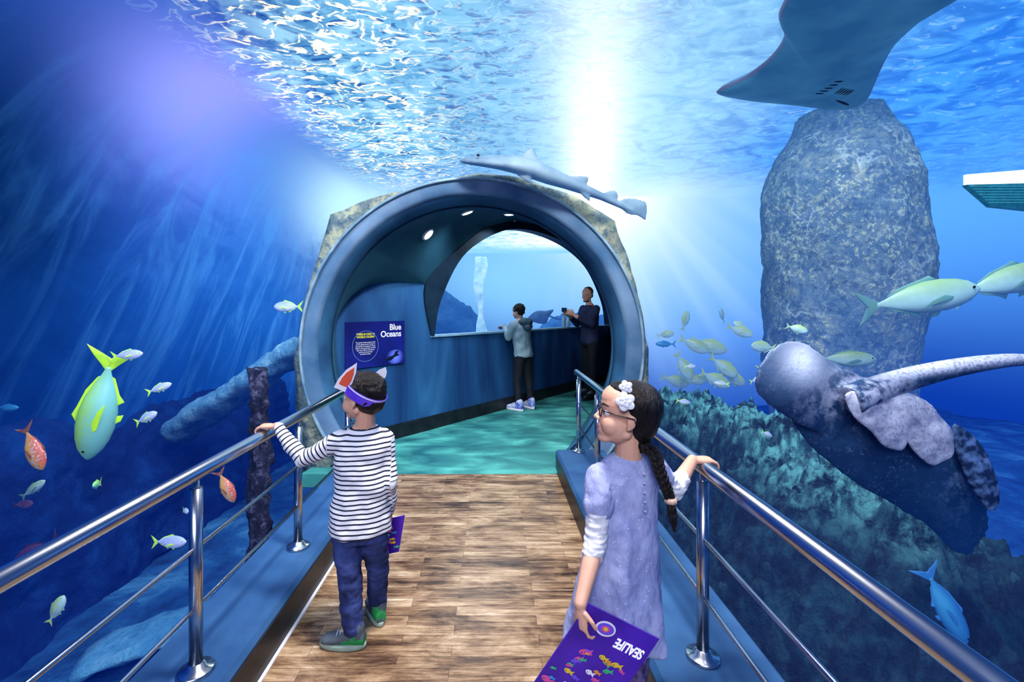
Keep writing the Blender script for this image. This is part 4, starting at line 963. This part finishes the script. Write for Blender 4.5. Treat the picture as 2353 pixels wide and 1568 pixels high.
# ===== teenager in hoodie
f0=V((-.77,.64,0)); r0=V((.64,.77,0)); c=V((.45,6.84,0))
J=dict(head=(.375,6.88,1.465),hf=(-.88,.45,-.12),H=.222,neck=(.41,6.87,1.33),pelvis=(.45,6.84,.83),right=r0,fwd=f0,
 sL=c+r0*-.16+V((-.04,.03,1.27)),sR=c+r0*.16+V((-.04,.03,1.27)),eL=c+r0*-.19+f0*.14+V((0,0,1.08)),eR=c+r0*.18+f0*.14+V((0,0,1.08)),wL=c+r0*-.08+f0*.30+V((0,0,1.235)),wR=c+r0*.06+f0*.32+V((0,0,1.225)),
 hL=c-r0*.08+V((0,0,.80)),hR=c+r0*.08+V((0,0,.80)),kL=c-r0*.11+f0*.03+V((0,0,.45)),kR=c+r0*.10-f0*.02+V((0,0,.45)),aL=c-r0*.12+V((0,0,.08)),aR=c+r0*.12-f0*.05+V((0,0,.08)),
 fdL=f0,fdR=f0+r0*.3,hdL=f0+r0*.4,hnL=(0,0,-1),htL=r0,hdR=f0-r0*.3,hnR=(0,0,-1),htR=-r0,hl=.16)
p3,hp,hR_=person(J,1.3,.006,'teenager in grey hoodie leaning on the ledge of the tank')
H=J['H']
g=join(torso(J['neck'],J['pelvis'],J['right'],J['fwd'],[(-.08,.165,.12),(.0,.17,.125),(.3,.165,.12),(.6,.17,.12),(.82,.18,.11),(.95,.12,.08),(1.0,.08,.07)]),
 cap(J['sL'],.068,J['eL'],.055),cap(J['eL'],.055,J['wL'],.038),cap(J['sR'],.068,J['eR'],.055),cap(J['eR'],.055,J['wR'],.038))
me=remesh('hoodie',g,.010,4); wrinkle(me,.014,9,.8); hd_=obj('hoodie',me,mat('grey_fleece',(.24,.34,.40),(.36,.46,.52),scale=9,rough=.9),parent=p3,label='grey-blue hooded sweatshirt')
me=remesh('hood',join(ell(V(J['neck'])-f0*.09+V((0,0,-.02)),(.115,.115,.065)),ell(V(J['neck'])-f0*.12+V((0,0,-.09)),(.085,.085,.075))),.009,3); wrinkle(me,.01,14,.8)
obj('hood',me,mat('dark_fleece',(.05,.09,.13),(.10,.15,.19),scale=9,rough=.9),parent=hd_,label='darker hood folded down')
g=join(torso(V(J['pelvis'])+V((0,0,.06)),V(J['pelvis'])-V((0,0,.07)),r0,f0,[(0,.145,.10),(1,.14,.10)]),cap(J['hL'],.09,J['kL'],.065),cap(J['kL'],.065,V(J['aL'])+V((0,0,.03)),.05),cap(J['hR'],.09,J['kR'],.065),cap(J['kR'],.065,V(J['aR'])+V((0,0,.03)),.05))
obj('trousers',remesh('trousers',g,.010,4),mat('black_trousers',(.006,.008,.015),(.015,.018,.03),rough=.8),parent=p3,label='black trousers')
m_bs=mat('white_sneaker',(.6,.65,.8),(.1,.15,.6),scale=12,rough=.6)
shoe(J['aL'],f0,1.45,m_bs,m_white,p3,'white and blue sneaker'); shoe(J['aR'],f0+r0*.3,1.45,m_bs,m_white,p3,'white and blue sneaker')
me=remesh('hair',join(E(hp,hR_,H,-.12,.17,0,.42,.385,.38),E(hp,hR_,H,-.2,-.02,0,.28,.33,.28)),.008,2); rough(me,.008,30,2); obj('hair',me,m_hair,parent=p3,label='short dark hair')

# ===== man
f0=V((-.93,-.36,0)).normalized(); r0=f0.cross(V((0,0,1))); c=V((1.63,7.72,0))
J=dict(head=c+V((-.05,-.03,1.74)),hf=(-.62,-.78,-.06),H=.25,neck=c+V((0,0,1.57)),pelvis=c+V((0,0,.97)),right=r0,fwd=f0,
 sL=c-r0*.185+V((0,0,1.50)),sR=c+r0*.185+V((0,0,1.50)),eL=c-r0*.2+f0*.10+V((0,0,1.24)),eR=c+r0*.20+f0*.12+V((0,0,1.24)),wL=c-r0*.08+f0*.34+V((0,0,1.40)),wR=c+r0*.08+f0*.35+V((0,0,1.40)),
 hL=c-r0*.09+V((0,0,.93)),hR=c+r0*.09+V((0,0,.93)),kL=c-r0*.10+f0*.02+V((0,0,.5)),kR=c+r0*.10+V((0,0,.5)),aL=c-r0*.11+V((0,0,.09)),aR=c+r0*.11-f0*.05+V((0,0,.09)),
 fdL=f0-r0*.2,fdR=f0+r0*.2,hdL=f0+r0*.2+V((0,0,.5)),hnL=r0,htL=(0,0,1),hdR=f0-r0*.2+V((0,0,.5)),hnR=-r0,htR=(0,0,1),hl=.19)
p4,mp,mR=person(J,1.5,.007,'bearded man in dark clothes holding up a phone by the ledge',False)
H=J['H']
g=join(torso(J['neck'],J['pelvis'],J['right'],J['fwd'],[(-.08,.175,.13),(.0,.18,.135),(.3,.175,.13),(.6,.195,.135),(.82,.21,.12),(.95,.13,.09),(1.0,.08,.075)]),
 cap(J['sL'],.075,J['eL'],.058),cap(J['eL'],.058,V(J['eL']).lerp(V(J['wL']),.7),.045),cap(J['sR'],.075,J['eR'],.058),cap(J['eR'],.058,V(J['eR']).lerp(V(J['wR']),.7),.045))
me=remesh('jumper',g,.011,4); wrinkle(me,.012,8,.8); obj('jumper',me,mat('navy_knit',(.012,.018,.055),(.03,.042,.11),rough=.85),parent=p4,label='dark navy jumper')
g=join(torso(V(J['pelvis'])+V((0,0,.06)),V(J['pelvis'])-V((0,0,.08)),r0,f0,[(0,.165,.12),(1,.155,.12)]),cap(J['hL'],.10,J['kL'],.072),cap(J['kL'],.072,V(J['aL'])+V((0,0,.03)),.055),cap(J['hR'],.10,J['kR'],.072),cap(J['kR'],.072,V(J['aR'])+V((0,0,.03)),.055))
obj('trousers',remesh('trousers',g,.011,4),mat('dark_trousers',(.005,.006,.012),(.01,.012,.02),rough=.8),parent=p4,label='black trousers')
shoe(J['aL'],J['fdL'],1.6,m_black,m_black,p4); shoe(J['aR'],J['fdR'],1.6,m_black,m_black,p4)
me=remesh('hair',join(E(mp,mR,H,-.17,.22,0,.37,.35,.33),E(mp,mR,H,-.24,0,0,.24,.31,.28)),.008,2); rough(me,.01,30,2); obj('hair',me,mat('brown_hair',(.05,.025,.015),(.12,.07,.04),scale=30,rough=.6),parent=p4,label='short wavy brown hair')
me=remesh('beard',join(E(mp,mR,H,.14,-.40,0,.20,.21,.09),E(mp,mR,H,.31,-.19,0,.055,.10,.018)),.007,2); obj('beard',me,mat('beard',(.07,.038,.022),(.16,.095,.06),scale=40,rough=.7),parent=p4,label='short brown beard')
ph=V(J['wL']).lerp(V(J['wR']),.5)+f0*.14+V((0,0,.09))
phone=obj('phone',extr([ph-r0*.075-V((0,0,.035)),ph+r0*.075-V((0,0,.035)),ph+r0*.075+V((0,0,.035)),ph-r0*.075+V((0,0,.035))],f0*.009),m_black,smooth=False,label='black phone held sideways by the man',cat='phone')
obj('phone_screen',extr([ph-r0*.07-V((0,0,.031))-f0*.0008,ph+r0*.07-V((0,0,.031))-f0*.0008,ph+r0*.07+V((0,0,.031))-f0*.0008,ph-r0*.07+V((0,0,.031))-f0*.0008],f0*.0006),emis('screen',(.2,.6,.9),1),parent=phone,smooth=False)

# ------------------------------------------------------------------ LIGHTS
def spot(loc,tgt,e,col,size=1.2,soft=.3,blend=.8):  # unseen spots added to brighten their targets
    L=bpy.data.lights.new('added_spot','SPOT'); L.energy=e; L.color=col; L.spot_size=size; L.spot_blend=blend; L.shadow_soft_size=soft
    o=bpy.data.objects.new('added_spot',L); o.location=loc; o.rotation_euler=(V(tgt)-V(loc)).to_track_quat('-Z','Y').to_euler(); COL.objects.link(o)
def area(loc,tgt,e,col,s):
    L=bpy.data.lights.new('added_area','AREA'); L.energy=e; L.color=col; L.size=s
    o=bpy.data.objects.new('added_area',L); o.location=loc; o.rotation_euler=(V(tgt)-V(loc)).to_track_quat('-Z','Y').to_euler(); COL.objects.link(o)
area((0.2,1.8,4.2),(-.15,2.6,0),190,(1,.94,.87),.6)  # unseen area light added over the walkway
area((-.5,-1.6,2.9),(0,2.2,.9),70,(.95,.94,1),1.0)  # frontal fill added behind the camera
spot((3.0,2.9,4.3),(5.2,6.8,1.8),1000,(.9,.94,1),1.3)
spot((2.4,2.4,4.2),(2.6,4.4,.4),430,(.7,.92,1),1.5)
spot((1.2,.9,3.4),(1.6,2.1,1.1),110,(.88,.94,1),.8,.05)
spot((-2.0,2.4,4.2),(-2.9,4.2,.2),400,(.6,.8,1),1.6)
spot((-2.6,3.3,4.2),(-2.9,5.3,.6),260,(.8,.95,1),.8)
spot((.8,3.0,4.3),(-.2,4.6,2.2),130,(.8,.92,1),1.6)
spot((.9,5.2,2.3),(1.6,7.7,1.5),300,(1,.97,.95),.9,.06)  # added inside the passage to brighten the man
S=bpy.data.lights.new('key_sun','SUN'); S.energy=.8; S.color=(.8,.9,1); S.angle=.4  # directional key added for frontal light on people and portal
so=bpy.data.objects.new('key_sun',S); so.rotation_euler=(V((.1,1,-.75))).to_track_quat('-Z','Y').to_euler(); COL.objects.link(so)
w=bpy.data.worlds.new('world'); sc.world=w; w.use_nodes=True
w.node_tree.nodes['Background'].inputs[0].default_value=(.03,.12,.4,1); w.node_tree.nodes['Background'].inputs[1].default_value=.7
